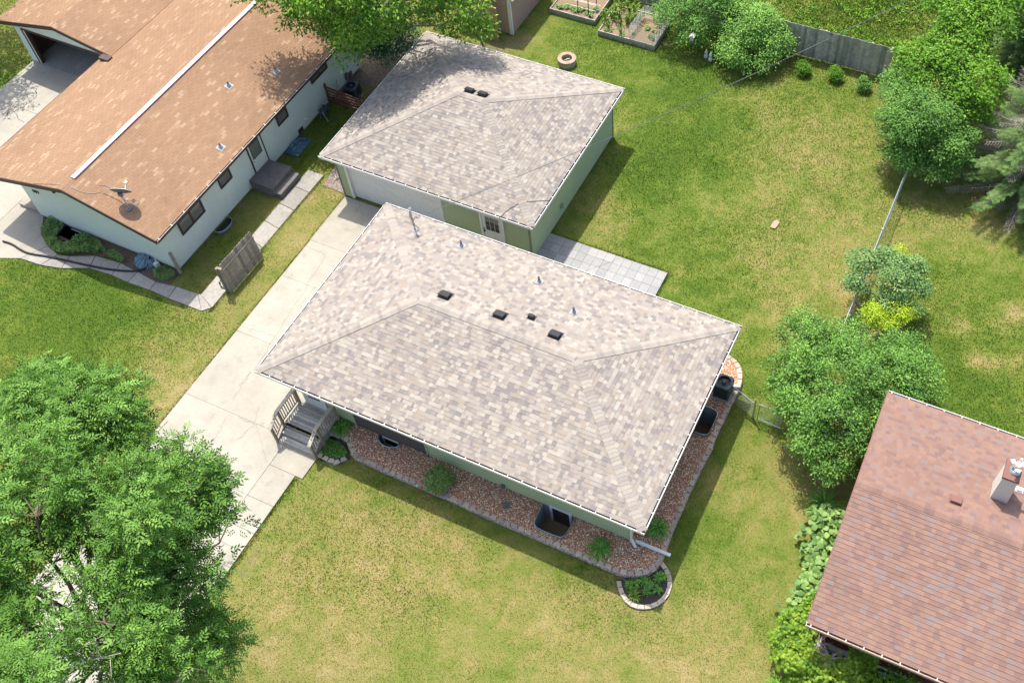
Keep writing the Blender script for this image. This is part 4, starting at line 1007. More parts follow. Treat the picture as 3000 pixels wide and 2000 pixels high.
# grass blades over the lawn in view
NOGRASS = [DRIVE, PATIO, inner, GC, RB + [OUT[16]], GR, NB, rect(-37.05, 17.0, -28.0, 31), rect(-43.4, 5, -35.4, 46), rect(-24.0, 23.3, -14.75, 31.4), rect(.5, 12.9, 12, 20.6), rect(-27.8, 22.0, -26.4, 23.5)] + NW + walk_w + \
          [[(-35.478, 14.418), (-34.667, 14.765), (-34.043, 15.790), (-34.805, 16.169), (-35.45, 17.02), (-37.05, 17.3), (-37.05, 15.0)]]
VIS = [(-52, 28), (1.5, 51), (9, 13.5), (-22.5, -1.5)]
def grass(n, seed):
    r = np.random.default_rng(seed)
    xy = r.random((n, 2)) * (63, 54) + (-53, -2)
    ok = inside_poly(xy[:, 0], xy[:, 1], VIS)
    for p in NOGRASS: ok &= ~inside_poly(xy[:, 0], xy[:, 1], p)
    ok &= soilness(xy[:, 0], xy[:, 1]) * 1.3 < r.random(n)
    xy = xy[ok]
    ed = []                                   # tufts creeping over the paving edges and out of one joint
    for (a, b, m_, sg) in (((-23.93, 23.3), (-23.9, -2), 9000, .05), ((-18.0, 11.0), (-17.9, -2), 6000, .06), ((-19.14, 11.5), (-19.14, 2), 260, .015), ((-9.40, 20.6), (-9.40, 25.0), 1800, .05), ((-14.6, 25.0), (-9.4, 25.0), 2500, .05), ((-25.5, 15.8), (-25.5, 24), 4000, .05), ((-26.38, 16.3), (-26.38, 24), 3500, .05)):
        t_ = r.random((m_, 1)); e_ = np.array(a) + (np.array(b) - np.array(a)) * t_ + r.normal(0, 1, (m_, 2)) * sg * (.4 + 1.5 * vnoise(t_[:, 0] * 40, t_[:, 0] * 0 + m_, 1.3, 5))[:, None]; ed.append(e_)
    xy = np.vstack([xy] + ed); k = len(xy)
    dr = dryness(xy[:, 0], xy[:, 1])
    rough = np.exp(-((xy[:, 0] + 6) ** 2 / 60 + (xy[:, 1] - 46) ** 2 / 22))
    h = r.uniform(.025, .06, k) * (1.15 - .35 * dr) * (1 + 1.8 * rough); wd = r.uniform(.010, .020, k) * (1 + .8 * rough)
    an = r.random(k) * 6.283; ln = r.uniform(.2, 1.3, k) * h; la = r.random(k) * 6.283
    dx, dy = np.cos(an) * wd, np.sin(an) * wd
    z0 = -.02
    a = np.stack([xy[:, 0] - dx, xy[:, 1] - dy, np.full(k, z0)], -1); b = np.stack([xy[:, 0] + dx, xy[:, 1] + dy, np.full(k, z0)], -1)
    c = np.stack([xy[:, 0] + np.cos(la) * ln, xy[:, 1] + np.sin(la) * ln, h], -1)
    V = np.stack([a, b, c], 1).reshape(-1, 3)
    cl = vnoise(xy[:, 0], xy[:, 1], .16, 77) - .5
    t = np.clip(dr + r.normal(0, .085, k) + .42 * cl - .02, 0, 1)
    return V, np.arange(3 * k).reshape(-1, 3), np.repeat(t, 3)
GV, GF, GT = grass(1350000, 4)
g = np_mesh('grass', GV, GF, GT, 'grassblade'); tag(g, kind='stuff')

# ------------------------------------------------------------------ wooden steps at the front door
porch = thing('porch', (-18.6, 12.8, 0), 'weathered wooden entry landing with two steps and slatted handrails beside the driveway', 'porch')
PX0, PX1, PD = -19.40, -17.74, .50
y = 13.62; k = 0
while y > 12.58:
    m = MB(); h = .105
    if k in (0, 2): c = PX0 + .9 + .15 * k; m.box(PX0, y - h, PD - .03, c - .004, y, PD, random.random()); m.box(c + .004, y - h, PD - .03, PX1, y, PD, random.random())
    else: m.box(PX0, y - h, PD - .03, PX1, y, PD + random.uniform(-.003, .003), random.random())
    m.build('deck_board', 'deckwood', porch); y -= .116; k += 1
for i, (ys_, z) in enumerate(((12.46, .335), (12.20, .17))):
    for j in range(2):
        m = MB(); m.box(PX0 + .06, ys_ - .12 * (j + 1) + .008, z - .03, PX1 - .06, ys_ - .12 * j, z + random.uniform(0, .003), random.random()); m.build('tread', 'deckwood', porch)
    m = MB(); m.box(PX0 + .06, ys_ + .012, z - .02, PX1 - .06, ys_ + .03, z + .13); m.build('riser', 'railwood', porch)
m = MB(); m.box(PX0 + .06, 11.93, .0, PX1 - .06, 11.955, .14, 1); m.build('riser', 'railwood', porch)
m = MB(); m.box(PX0 + .02, 12.5, .05, PX0 + .05, 13.62, PD - .031); m.build('side_skirt', 'greywood', porch)
m = MB(); m.box(PX1 - .05, 12.5, .05, PX1 - .02, 13.62, PD - .031); m.build('side_skirt', 'greywood', porch)
m = MB(); m.hexa([(PX1 - .05, 11.95, 0), (PX1 - .02, 11.95, 0), (PX1 - .02, 12.49, 0), (PX1 - .05, 12.49, 0)], [(PX1 - .05, 11.95, .16), (PX1 - .02, 11.95, .16), (PX1 - .02, 12.49, .46), (PX1 - .05, 12.49, .46)]); m.build('side_skirt', 'greywood', porch)
m = MB(); m.hexa([(PX0 + .02, 11.95, 0), (PX0 + .05, 11.95, 0), (PX0 + .05, 12.49, 0), (PX0 + .02, 12.49, 0)], [(PX0 + .02, 11.95, .16), (PX0 + .05, 11.95, .16), (PX0 + .05, 12.49, .46), (PX0 + .02, 12.49, .46)]); m.build('side_skirt', 'greywood', porch)
RT = 1.36
for sx, x in ((0, PX0 - .02), (1, PX1 + .02)):
    for (yy, z0, z1) in ((13.52, .0, RT - .03), (12.50, 0, RT - .03), (11.96, 0, RT - .37)):
        m = MB(); m.box(x - .045, yy - .045, z0, x + .045, yy + .045, z1, .2); m.build('post', 'railwood', porch)
    m = MB(); m.box(x - .07, 12.44, RT - .03, x + .07, 13.60, RT + .01, 1); m.build('handrail', 'greywood', porch)
    m = MB(); m.beam((x, 12.45, RT - .01), (x, 11.88, RT - .37), .14, .04, 1); m.build('handrail', 'greywood', porch)
    m = MB(); m.box(x - .02, 12.55, .60, x + .02, 13.48, .68, 1); m.build('bottom_rail', 'railwood', porch)
    m = MB(); m.beam((x, 12.46, .62), (x, 12.0, .34), .04, .08, 1); m.build('bottom_rail', 'railwood', porch)
    for j in range(8):
        yy = 12.63 + .112 * j; m = MB(); m.box(x - .016, yy - .016, .63, x + .016, yy + .016, RT - .02, .3); m.build('baluster', 'railwood', porch)
    for j in range(3):
        yy = 12.10 + .11 * j; zb = .44 + (yy - 12.0) * .6; m = MB(); m.box(x - .016, yy - .016, zb, x + .016, yy + .016, zb + .70, .3); m.build('baluster', 'railwood', porch)

# ------------------------------------------------------------------ window wells
def window_well(name, label, path, z0, z1, mat='welltin', rim='galv', floor='soil', group=None, base=None):
    c = path[len(path) // 2]
    t = thing(name, (c[0], c[1], 0), label, 'window well', group)
    pts = smooth_path([(p[0], p[1]) for p in path], 1)
    m = MB(); nz = max(4, int((z1 - z0) / .035))
    ctr = (sum(p[0] for p in pts) / len(pts), sum(p[1] for p in pts) / len(pts))
    rows = []
    for k in range(nz + 1):
        z = z0 + (z1 - z0) * k / nz; o = .008 * (1 if k % 2 else -1)
        row = []
        for p in pts:
            d = Vector((p[0] - ctr[0], p[1] - ctr[1])).normalized(); row.append((p[0] - d.x * (o + .015), p[1] - d.y * (o + .015), z))
        rows.append(row)
    for a, b in zip(rows[:-1], rows[1:]):
        for i in range(len(pts) - 1): m.face([a[i], a[i + 1], b[i + 1], b[i]])
    m.build('wall', mat, t)
    m = MB(); m.tube([(p[0], p[1], z1) for p in pts], .014, 5); m.build('rim', rim, t)
    m = MB(); m.face([(p[0], p[1], z0) for p in path]); m.build('floor', floor, t)
    return t
window_well('window_well', 'wide grey corrugated window well below the white framed basement window, near the downspout corner', wellS, -.80, .25)
window_well('window_well', 'small grey half-round window well in the rock bed below the dark brown siding', wellT, -.38, .25)
window_well('window_well', 'dark ribbed window well in the rock bed beside the house air conditioner', wellE, -1.0, .30)
window_well('window_well', 'black ribbed window well in the leafy bed of the long pale house', wellA, -.9, .16, mat='black', rim='greymetal')
m = MB(); t = window_well('window_well', 'small oval window well against the side wall of the long pale house, in the grass', [(-27.93, 19.28), (-27.72, 19.24), (-27.52, 19.40), (-27.46, 19.75), (-27.52, 20.05), (-27.72, 20.20), (-27.93, 20.18)], .0, .16, rim='galv', floor='black')  # black floor at ground level, its colour standing in for the well's shaded depth
m = MB(); m.box(-33.75, 16.94, -.85, -33.15, 16.965, .08); m.build('well_window', 'glass', lh); m = MB(); m.box(-33.78, 16.90, -.02, -33.12, 16.945, .05); m.build('window_sill', 'galv', lh)

# ------------------------------------------------------------------ air conditioners
def ac_unit(name, label, cx, cy, w, h, z0=0.0, rot=0.0, roundtop=False):
    t = thing(name, (cx, cy, z0), label, 'air conditioner'); q = w / 2; c_ = math.cos(rot); s_ = math.sin(rot)
    def W(x, y): return (cx + x * c_ - y * s_, cy + x * s_ + y * c_)
    m = MB(); m.prism([W(-q - .05, -q - .05), W(q + .05, -q - .05), W(q + .05, q + .05), W(-q - .05, q + .05)], z0 - .05, z0 + .05); m.build('pad', 'foundation', t)
    m = MB(); m.prism([W(-q + .02, -q + .02), W(q - .02, -q + .02), W(q - .02, q - .02), W(-q + .02, q - .02)], z0 + .06, z0 + h - .08); m.build('coil_body', 'black', t)
    m = MB()
    for sx in (-1, 1):
        for sy2 in (-1, 1):
            a = W(sx * (q - .025), sy2 * (q - .025)); m.tube([(*a, z0 + .05), (*a, z0 + h - .06)], .03, 6)
    for k in range(7):
        z = z0 + .12 + (h - .24) * k / 6
        for i in range(4):
            p = [W(-q, -q), W(q, -q), W(q, q), W(-q, q)]; a, b = p[i], p[(i + 1) % 4]; m.beam((*a, z), (*b, z), .006, .012)
    for i in range(4):
        p = [W(-q, -q), W(q, -q), W(q, q), W(-q, q)]; a, b = p[i], p[(i + 1) % 4]
        for k in range(1, 12): f = k / 12; x = (a[0] + (b[0] - a[0]) * f, a[1] + (b[1] - a[1]) * f); m.beam((*x, z0 + .08), (*x, z0 + h - .08), .006, .006)
    m.build('grille', 'acmetal', t)
    m = MB(); R = q * .80; n = 32; zt = z0 + h
    for i in range(n):
        def sq(a):
            c, s = math.cos(a), math.sin(a); k = q / max(abs(c), abs(s)); k = min(k, q * 1.22); return W(c * k, s * k)
        a0, a1 = 2 * math.pi * i / n, 2 * math.pi * (i + 1) / n
        o0, o1 = sq(a0), sq(a1); i0, i1 = W(R * math.cos(a0), R * math.sin(a0)), W(R * math.cos(a1), R * math.sin(a1))
        m.face([(*o0, zt), (*o1, zt), (*i1, zt + .015), (*i0, zt + .015)]); m.face([(*o0, zt - .09), (*o1, zt - .09), (*o1, zt), (*o0, zt)])
        m.face([(*i1, zt + .015), (*i1, zt - .15), (*i0, zt - .15), (*i0, zt + .015)])
    m.build('top_panel', 'acmetal', t)
    m = MB()
    for k in range(3):
        a = 2.094 * k + .3; m.face([(*W(.05 * math.cos(a - .5), .05 * math.sin(a - .5)), zt - .10), (*W(R * .9 * math.cos(a - .35), R * .9 * math.sin(a - .35)), zt - .11), (*W(R * .9 * math.cos(a + .35), R * .9 * math.sin(a + .35)), zt - .06), (*W(.05 * math.cos(a + .5), .05 * math.sin(a + .5)), zt - .07)])
    m.build('fan', 'black', t)
    m = MB(); m.lathe((cx, cy, zt), [(R * .34, -.10), (R * .34, -.01), (R * .22, .02), (.001, .025)], 14)
    m.build('motor_hub', 'acmetal', t)
    m = MB()
    for r_ in (.5, .62, .74, .86, .97):
        pts = [(*W(R * r_ * math.cos(a), R * r_ * math.sin(a)), zt + .005) for a in np.linspace(0, 6.2832, 25)]; m.tube(pts, .003, 3, cap=False)
    m.build('fan_guard', 'black', t)
    return t
ac_unit('air_conditioner', 'dark blue-grey air conditioner on the rock bed under the right eave of the bungalow', -5.33, 20.42, .60, .80, BZ)
ac_unit('air_conditioner', 'weathered grey air conditioner in the shade by the far end of the long pale house', -27.08, 28.86, .62, .75, 0.02, .2)

# ------------------------------------------------------------------ small things in the rock bed
m = MB(); c0 = (-10.530, 13.063); m.prism([(c0[0] + .16 * math.cos(a) * random.uniform(.85, 1.1), c0[1] + .14 * math.sin(a) * random.uniform(.85, 1.1)) for a in np.linspace(0, 5.6, 7)], BZ + .01, BZ + .055)
tag(m.build('stepping_stone', 'darkconcrete'), 'flat grey stepping stone lying in the rock bed', 'stone')
m = MB()
hp = [(-5.645, 13.117, 0.200), (-6.123, 13.253, 0.200), (-6.070, 13.448, 0.200), (-5.805, 13.526, 0.200), (-5.650, 13.767, 0.200), (-5.519, 13.741, 0.200), (-5.559, 13.466, 0.200), (-5.645, 13.117, 0.200)]
m.tube(smooth_path(hp, 2), .007, 5); tag(m.build('garden_wire', 'rubber'), 'dark wire bent in a heart shape lying on the rocks near the house corner', 'garden ornament')
m = MB(); a = (-36.039, 15.190, 0.040)
pth = [(-36.006, 15.176, 0.070), (-35.508, 15.217, 0.070), (-34.951, 15.108, 0.070), (-34.447, 15.093, 0.070), (-33.597, 15.309, 0.070), (-32.413, 15.500, 0.070), (-31.038, 15.727, 0.070), (-30.030, 16.000, 0.070), (-29.478, 16.259, 0.070), (-29.271, 16.535, 0.100), (-29.331, 16.803, 0.200), (-29.398, 16.940, 0.300)]
m.tube(smooth_path(pth, 2), .042, 8); tag(m.build('drain_hose', 'rubber'), 'long black drain hose lying along the curved walk of the long pale house', 'hose')
t = thing('blue_cover', (-29.6, 16.65, 0), 'blue plastic dome cover over a window well at the foot of the pale front wall', 'window well cover')
m = MB(); n = 14; prof = []
for k in range(6):
    r_ = 1 - (k / 5.5) ** 2.2; prof.append((r_, .28 * k / 5))
for k in range(5):
    for i in range(n):
        a0, a1 = math.pi + math.pi * i / n, math.pi + math.pi * (i + 1) / n
        f = lambda a, kk: (-29.6 + .58 * prof[kk][0] * math.cos(a), 16.97 + .62 * prof[kk][0] * math.sin(a), .02 + prof[kk][1] + .02 * math.sin(a * 9))
        m.face([f(a0, k), f(a1, k), f(a1, k + 1), f(a0, k + 1)])
m.face([(-29.6 + .58 * prof[5][0] * math.cos(a), 16.97 + .62 * prof[5][0] * math.sin(a), .30) for a in np.linspace(math.pi, 2 * math.pi, 9)])
m.build('dome', 'bluetarp', t)
m = MB()
for i in range(0, n + 1, 2):
    a0 = math.pi + math.pi * i / n; m.tube([(-29.6 + .585 * prof[k][0] * math.cos(a0), 16.97 + .625 * prof[k][0] * math.sin(a0), .03 + prof[k][1]) for k in range(6)], .008, 4)
m.build('rib', 'flash', t)
m = MB(); m.box(-29.08, 16.72, .02, -28.92, 16.9, .22); m.tube([(-29.0, 16.8, .22), (-29.0, 16.9, .45)], .02, 6); tag(m.build('pump_box', 'white'), 'small white pump outlet beside the blue cover', 'pump')
# concrete steps of the long pale house
t = thing('concrete_steps', (-27.1, 22.75, 0), 'dark stained concrete landing and step below the side door of the long pale house', 'steps')
m = MB(); m.box(-27.96, 22.02, 0, -26.72, 23.47, .55); m.build('landing', 'darkconcrete', t)
m = MB(); m.box(-26.719, 22.06, 0, -26.38, 23.44, .30); m.build('step', 'darkconcrete', t)
t = thing('concrete_steps', (-36.2, 17.2, 0), 'two low pale concrete steps at the far left corner of the long pale house', 'steps')
for k, (y0_, y1_, h_) in enumerate(((17.08, 17.5, .20), (17.9, 18.3, .20))):
    m = MB(); m.box(-36.85 + .05 * k, y0_, .0, -35.6, y1_ - .3, h_ ); m.build('step_edge', 'oldconcrete', t)
m = MB(); m.box(-36.8, 17.2, 0, -35.6, 18.9, .17); m.build('landing', 'concrete', t)
m = MB(); m.tube([(-27.86, 16.9, 0), (-27.86, 16.9, 1.28)], .075, 8); tag(m.build('wooden_post', 'greywood'), 'round weathered wooden post standing at the pale house corner', 'post')

# ------------------------------------------------------------------ satellite dish on the tan roof
dx_, dy_ = (-29.111, 17.018); dz = zleft(dx_, dy_)
t = thing('satellite_dish', (dx_, dy_, dz), 'grey satellite dish on a bent mast on the orange-brown roof', 'satellite dish')
topm = Vector((dx_ - .12, dy_ + .10, dz + .78))
m = MB(); m.tube([(dx_, dy_, dz), (dx_ + .0, dy_ + .02, dz + .45), tuple(topm)], .03, 8); m.build('mast', 'galv', t)
m = MB(); m.tube([(dx_, dy_ + .02, dz + .5), (dx_ + .42, dy_ + .20, dz + .04)], .014, 5); m.tube([(dx_, dy_ + .02, dz + .5), (dx_ + .1, dy_ + .52, dz + .02)], .014, 5); m.build('brace', 'galv', t)
m = MB(); m.box(dx_ - .11, dy_ - .11, dz + .01, dx_ + .11, dy_ + .11, dz + .04); m.build('foot_plate', 'greymetal', t)
aim = Vector((-.25, .62, .42)).normalized(); R3 = aim.to_track_quat('Z', 'Y').to_matrix()
m = MB(); m.lathe(topm, [(.001, .0), (.15, .012), (.28, .042), (.39, .09), (.40, .10), (.38, .098), (.27, .055), (.14, .022), (.001, .012)], 28, axis=R3); m.build('dish', 'greymetal', t, smooth=True)
m = MB(); m.lathe(topm, [(.395, .085), (.412, .10), (.395, .112), (.38, .10), (.395, .085)], 28, axis=R3); m.build('dish_rim', 'white', t)
arm = topm + R3 @ Vector((0, -.34, .45)); m = MB(); m.tube([topm + R3 @ Vector((0, -.3, .02)), arm], .018, 6); m.box(arm.x - .05, arm.y - .04, arm.z - .04, arm.x + .05, arm.y + .08, arm.z + .05); m.build('feed_arm', 'white', t)
m = MB(); m.box(topm.x - .08, topm.y - .1, topm.z - .12, topm.x + .08, topm.y + .02, topm.z + .03); m.build('bracket', 'greymetal', t)
cp = [(dx_, dy_, dz + .3)] + [(q[0], q[1], zleft(*q) + hh) for q, hh in (((-29.570, 17.260), .35), ((-30.097, 17.260), .42), ((-30.422, 17.177), .3))]
m = MB(); m.tube(smooth_path(cp, 2), .02, 6)
cp = [(q[0], q[1], zleft(*q) + .03) for q in ((-30.386, 17.135), (-30.619, 16.812), (-31.089, 16.666), (-31.692, 16.621), (-33.325, 16.386))]
m.tube(smooth_path(cp, 2), .009, 5); m.build('cable', 'greymetal', t)

# ------------------------------------------------------------------ fences
def board_fence(name, label, A, B, h, n, mat, lean=(0, 0), t=.022, gap=.006, rails=2, back=1, base=.03, posts=True, cat='fence', round_top=False):
    A = Vector((*A, 0)); B = Vector((*B, 0)); d = (B - A).normalized(); nn = Vector((-d.y, d.x, 0)) * back; L = (B - A).length; w = L / n
    f = thing(name, tuple((A + B) / 2), label, cat)
    for i in range(n):
        a = A + d * (w * i + gap / 2); b = A + d * (w * (i + 1) - gap / 2); hh = h + random.uniform(-.015, .015); o = nn * random.uniform(-.005, .005)
        ln = Vector((lean[0], lean[1], 0)); c = .035
        m = MB(); z0 = base
        def q(p, z, s): k = z / h; v = p + o + ln * k - nn * s; return (v.x, v.y, z)
        e = d * c
        fr = [q(a, z0, 0), q(b, z0, 0), q(b, hh - c, 0), q(b - e, hh, 0), q(a + e, hh, 0), q(a, hh - c, 0)]
        bk = [q(a, z0, t), q(b, z0, t), q(b, hh - c, t), q(b - e, hh, t), q(a + e, hh, t), q(a, hh - c, t)]
        m.hexa(fr, bk, random.random()); m.build('board', mat, f)
    for k in range(rails):
        z = h * (.25 + .55 * k / max(1, rails - 1)); m = MB(); ln = Vector((lean[0], lean[1], 0)) * (z / h)
        m.beam(A + nn * .03 + ln + Vector((0, 0, z)), B + nn * .03 + ln + Vector((0, 0, z)), .04, .08, .4); m.build('rail', mat, f)
    if posts:
        for k in range(int(L / 2.2) + 2):
            p = A + d * min(L - .05, k * 2.2 + .05) + nn * .1; m = MB(); m.box(p.x - .045, p.y - .045, 0, p.x + .045, p.y + .045, h - .06, .4); m.build('post', mat, f)
    return f
board_fence('board_fence', 'grey weathered privacy fence of vertical boards between the shrubs at the back of the yard', (-10.0, 39.96), (-4.55, 39.96), 1.75, 40, 'fencegrey', back=1)
board_fence('board_fence', 'dark grey board fence behind the raised vegetable beds', (-22.9, 40.9), (-12.2, 40.7), 1.7, 72, 'fencegrey', back=1)
board_fence('fence_panel', 'leaning panel of bare weathered boards standing alone between the walk and the driveway strip', (-25.22, 17.02), (-25.18, 19.0), 1.5, 13, 'greywood', lean=(-.22, .06), back=-1, posts=False, cat='fence panel')
m = MB(); m.box(-25.50, 16.86, .02, -25.40, 17.00, 1.5, .2); m.box(-25.38, 16.9, .0, -25.22, 17.0, 1.52, .3); tag(m.build('gate_post', 'greywood'), 'weathered post at the front edge of the lone fence panel', 'post')
m = MB(); bx, by = (-25.758, 17.078); m.tube(smooth_path([(bx - .15, by - .05, .02), (bx - .1, by, .35), (bx + .05, by + .1, .3), (bx + .2, by - .1, .06), (bx, by - .15, .1), (bx - .15, by - .05, .25)], 2), .02, 6)
tag(m.build('hose_coil', 'rubber'), 'small black coiled hose at the foot of the lone fence panel', 'hose')
board_fence('board_fence', 'short brown board fence beside the grey garage wall', (-24.98, 25.7), (-24.98, 28.4), 1.25, 18, 'plywood', back=1)
# red-stained slatted gate
f = thing('slatted_gate', (-27.3, 28.05, 0), 'red-brown slatted gate between the long pale house and the garage', 'gate')
for k in range(5):
    m = MB(); z = .25 + .2 * k; m.beam((-27.98, 28.06, z), (-25.15, 28.0 - .02 * k, z - .02 * k), .03, .11, random.random()); m.build('slat', 'redwood', f)
for x in (-27.94, -27.0, -26.0, -25.2):
    m = MB(); m.box(x - .04, 28.07, 0, x + .04, 28.13, 1.18, .3); m.build('post', 'redwood', f)
# clutter on that side yard
t = thing('hose_reel', (-27.55, 27.2, 0), 'blue-grey hose reel cart against the pale wall near the slatted gate', 'hose reel')
m = MB(); m.lathe((-27.55, 27.2, .45), [(.02, -.15), (.22, -.15), (.22, -.12), (.12, -.12), (.12, .12), (.22, .12), (.22, .15), (.02, .15)], 14, axis=Matrix.Rotation(math.pi / 2, 3, 'X')); m.build('reel', 'acmetal', t)
m = MB(); m.tube([(-27.75, 27.05, 0), (-27.6, 27.0, .8), (-27.6, 27.4, .8), (-27.75, 27.4, 0)], .018, 6); m.tube([(-27.3, 27.0, 0), (-27.55, 27.05, .45)], .018, 6); m.build('stand', 'galv', t)
t = thing('plastic_bundle', (*(-27.659, 24.963), 0), 'crumpled clear blue plastic cover lying against the pale side wall', 'plastic cover')
c0 = (-27.701, 25.001); me_ = MB(); r0 = random.Random(5)
gr = [[(c0[0] - .35 + .8 * i / 9, c0[1] - .55 + 1.2 * j / 9, .05 + .30 * math.sin(math.pi * i / 9) * math.sin(math.pi * j / 9) * r0.uniform(.5, 1.2)) for j in range(10)] for i in range(10)]
for i in range(9):
    for j in range(9): me_.face([gr[i][j], gr[i + 1][j], gr[i + 1][j + 1], gr[i][j + 1]])
me_.build('sheet', 'bluetarp', t)

# chain link fence along the right boundary, with its open gate near the house
def chain_fence(name, label, A, B, h, cell=.12, posts=3.0, wire=.0035):
    A = Vector((*A, 0)); B = Vector((*B, 0)); d = (B - A).normalized(); L = (B - A).length
    f = thing(name, tuple(A), label, 'fence'); m = MB()
    n = int(L / cell)
    up = Vector((0, 0, 1))
    k = -int(h / cell)
    while k * cell < L:
        for s in (1, -1):
            s0 = k * cell if s == 1 else k * cell + h
            p0, p1 = (s0, .03), (s0 + s * h, h)
            if s == 1:
                a0 = max(0, -p0[0]); a1 = min(h - .03, L - p0[0])
                q0 = (p0[0] + a0, .03 + a0); q1 = (p0[0] + a1, .03 + a1)
            else:
                a0 = max(0, p0[0] - L); a1 = min(h - .03, p0[0])
                q0 = (p0[0] - a0, .03 + a0); q1 = (p0[0] - a1, .03 + a1)
            if a1 > a0 + .02: m.tube([A + d * q0[0] + up * q0[1], A + d * q1[0] + up * q1[1]], wire, 3, cap=False)
        k += 1
    tag(m.build('wire_mesh', 'galv', f), kind='stuff')
    m = MB(); m.tube([A + up * h, B + up * h], .022, 6); m.build('top_rail', 'galv', f)
    for k in range(int(L / posts) + 1):
        p = A + d * min(L, k * posts); m = MB(); m.tube([p, p + up * (h + .06)], .028, 6); m.build('post', 'galv', f)
    return f
chain_fence('chain_link_fence', 'galvanised chain link fence running up the right side of the back yard', (-2.12, 23.6), (-2.03, 39.8), 1.2)
f = chain_fence('chain_link_fence', 'short slack chain link panel between the rock bed and the gate post', (-4.95, 20.35), (-3.98, 19.98), .95, cell=.10, wire=.005)
m = MB(); m.tube([(-3.98, 19.98, 0), (-3.98, 19.98, 1.22)], .035, 8); m.lathe((-3.98, 19.98, 1.2), [(.04, 0), (.045, .04), (.001, .08)], 8); m.build('gate_post', 'galv', f)
f = thing('chain_link_gate', (-3.5, 19.9, 0), 'open tubular chain link gate partly hidden by the big bush', 'gate')
for nm, a, b in (('frame_tube', (-3.80, 19.95, .12), (-3.80, 19.95, 1.08)), ('frame_tube', (-3.80, 19.95, 1.08), (-2.9, 19.93, 1.08)), ('frame_tube', (-3.80, 19.95, .12), (-2.9, 19.90, .12)), ('frame_tube', (-2.9, 19.93, 1.08), (-2.9, 19.90, .12))):
    m = MB(); m.tube([a, b], .02, 6); m.build(nm, 'galv', f)
m = MB()
for k in range(-9, 9):
    for s in (1, -1):
        pts = [];
        for j in range(11):
            x = -3.80 + .1 * k + (.096 * j if s == 1 else .96 - .096 * j)
            if -3.8 <= x <= -2.9: pts.append((x, 19.93, .12 + .096 * j))
        if len(pts) > 1: m.tube([pts[0], pts[-1]], .004, 3, cap=False)
tag(m.build('wire_mesh', 'galv', f), kind='stuff')

# ------------------------------------------------------------------ shed, leaning door, raised beds, fire pit
t = thing('shed', (-24.0, 38.0, 0), 'brown grooved shed with white corner trim behind the garage', 'shed')
sx1_, sy0_, sx0_, sy1_, sh = -22.26, 35.87, -25.4, 39.6, 2.25
for (p0, p1) in (((sx1_, sy0_), (sx1_, sy1_)), ((sx0_, sy0_), (sx1_, sy0_)), ((sx0_, sy1_), (sx0_, sy0_)), ((sx1_, sy1_), (sx0_, sy1_))):
    d = Vector((p1[0] - p0[0], p1[1] - p0[1])); L = d.length; d.normalize(); nn = Vector((d.y, -d.x)); m = MB(); k = int(L / .10)
    for i in range(k):
        a = Vector(p0) + d * (L * i / k); b = Vector(p0) + d * (L * (i + 1) / k - .014); c = Vector(p0) + d * (L * (i + 1) / k)
        m.face([(a.x, a.y, .05), (b.x, b.y, .05), (b.x, b.y, sh), (a.x, a.y, sh)])
        b2 = b - nn * .012; c2 = c - nn * .012
        m.face([(b.x, b.y, .05), (b2.x, b2.y, .05), (b2.x, b2.y, sh), (b.x, b.y, sh)]); m.face([(b2.x, b2.y, .05), (c2.x, c2.y, .05), (c2.x, c2.y, sh), (b2.x, b2.y, sh)])
        m.face([(c2.x, c2.y, .05), (c.x, c.y, .05), (c.x, c.y, sh), (c2.x, c2.y, sh)])
    m.build('wall', 'shed', t)
m = MB(); m.box(sx1_ - .02, sy0_ - .03, .04, sx1_ + .03, sy0_ + .07, sh); m.build('corner_trim', 'white', t)
m = MB(); m.box(sx1_ - .14, sy0_ - .03, .04, sx1_ - .021, sy0_ - .005, sh); m.build('corner_trim', 'white', t)
m = MB(); my_ = (sy0_ + sy1_) / 2; mx_ = (sx0_ + sx1_) / 2
m.face([(sx1_ + .2, sy0_ - .15, sh + .02), (sx1_ + .2, sy1_ + .15, sh + .02), (mx_, sy1_ + .15, sh + .75), (mx_, sy0_ - .15, sh + .75)]); m.face([(mx_, sy0_ - .15, sh + .75), (mx_, sy1_ + .15, sh + .75), (sx0_ - .2, sy1_ + .15, sh + .02), (sx0_ - .2, sy0_ - .15, sh + .02)])
m.build('roof', 'shingle_grey', t)
m = MB(); m.box(sx1_ + .2, sy0_ - .15, sh - .08, sx1_ + .28, sy1_ + .15, sh + .02); m.build('fascia', 'white', t)
t = thing('leaning_board', (-23.3, 34.9, 0), 'tan wooden door panel leaning upright in front of the brown shed', 'door panel')
e0, e1 = (-23.308, 35.139), (-22.744, 35.184)
m = MB(); m.hexa([(e0[0], e0[1], .0), (e1[0], e1[1], 0), (e1[0] + .02, e1[1] + .05, 0), (e0[0] + .02, e0[1] + .05, 0)], [(e0[0] - .02, e0[1] + .18, 1.85), (e1[0] - .02, e1[1] + .18, 1.85), (e1[0], e1[1] + .23, 1.85), (e0[0], e0[1] + .23, 1.85)]); m.build('panel', 'plywood', t)
for fr_ in (.93, 1.02):
    a = (e0[0] + (e1[0] - e0[0]) * fr_, e0[1] + (e1[1] - e0[1]) * fr_); m = MB(); m.beam((a[0], a[1] - .03, 0), (a[0] - .02, a[1] + .15, 1.85), .05, .04); m.build('batten', 'plywood', t)
m = MB(); p0 = (-23.435, 34.772); m.tube([(p0[0], p0[1], 0), (p0[0], p0[1], 1.3)], .06, 7); tag(m.build('wooden_post', 'greywood'), 'dark wooden post under the tree behind the garage', 'post')

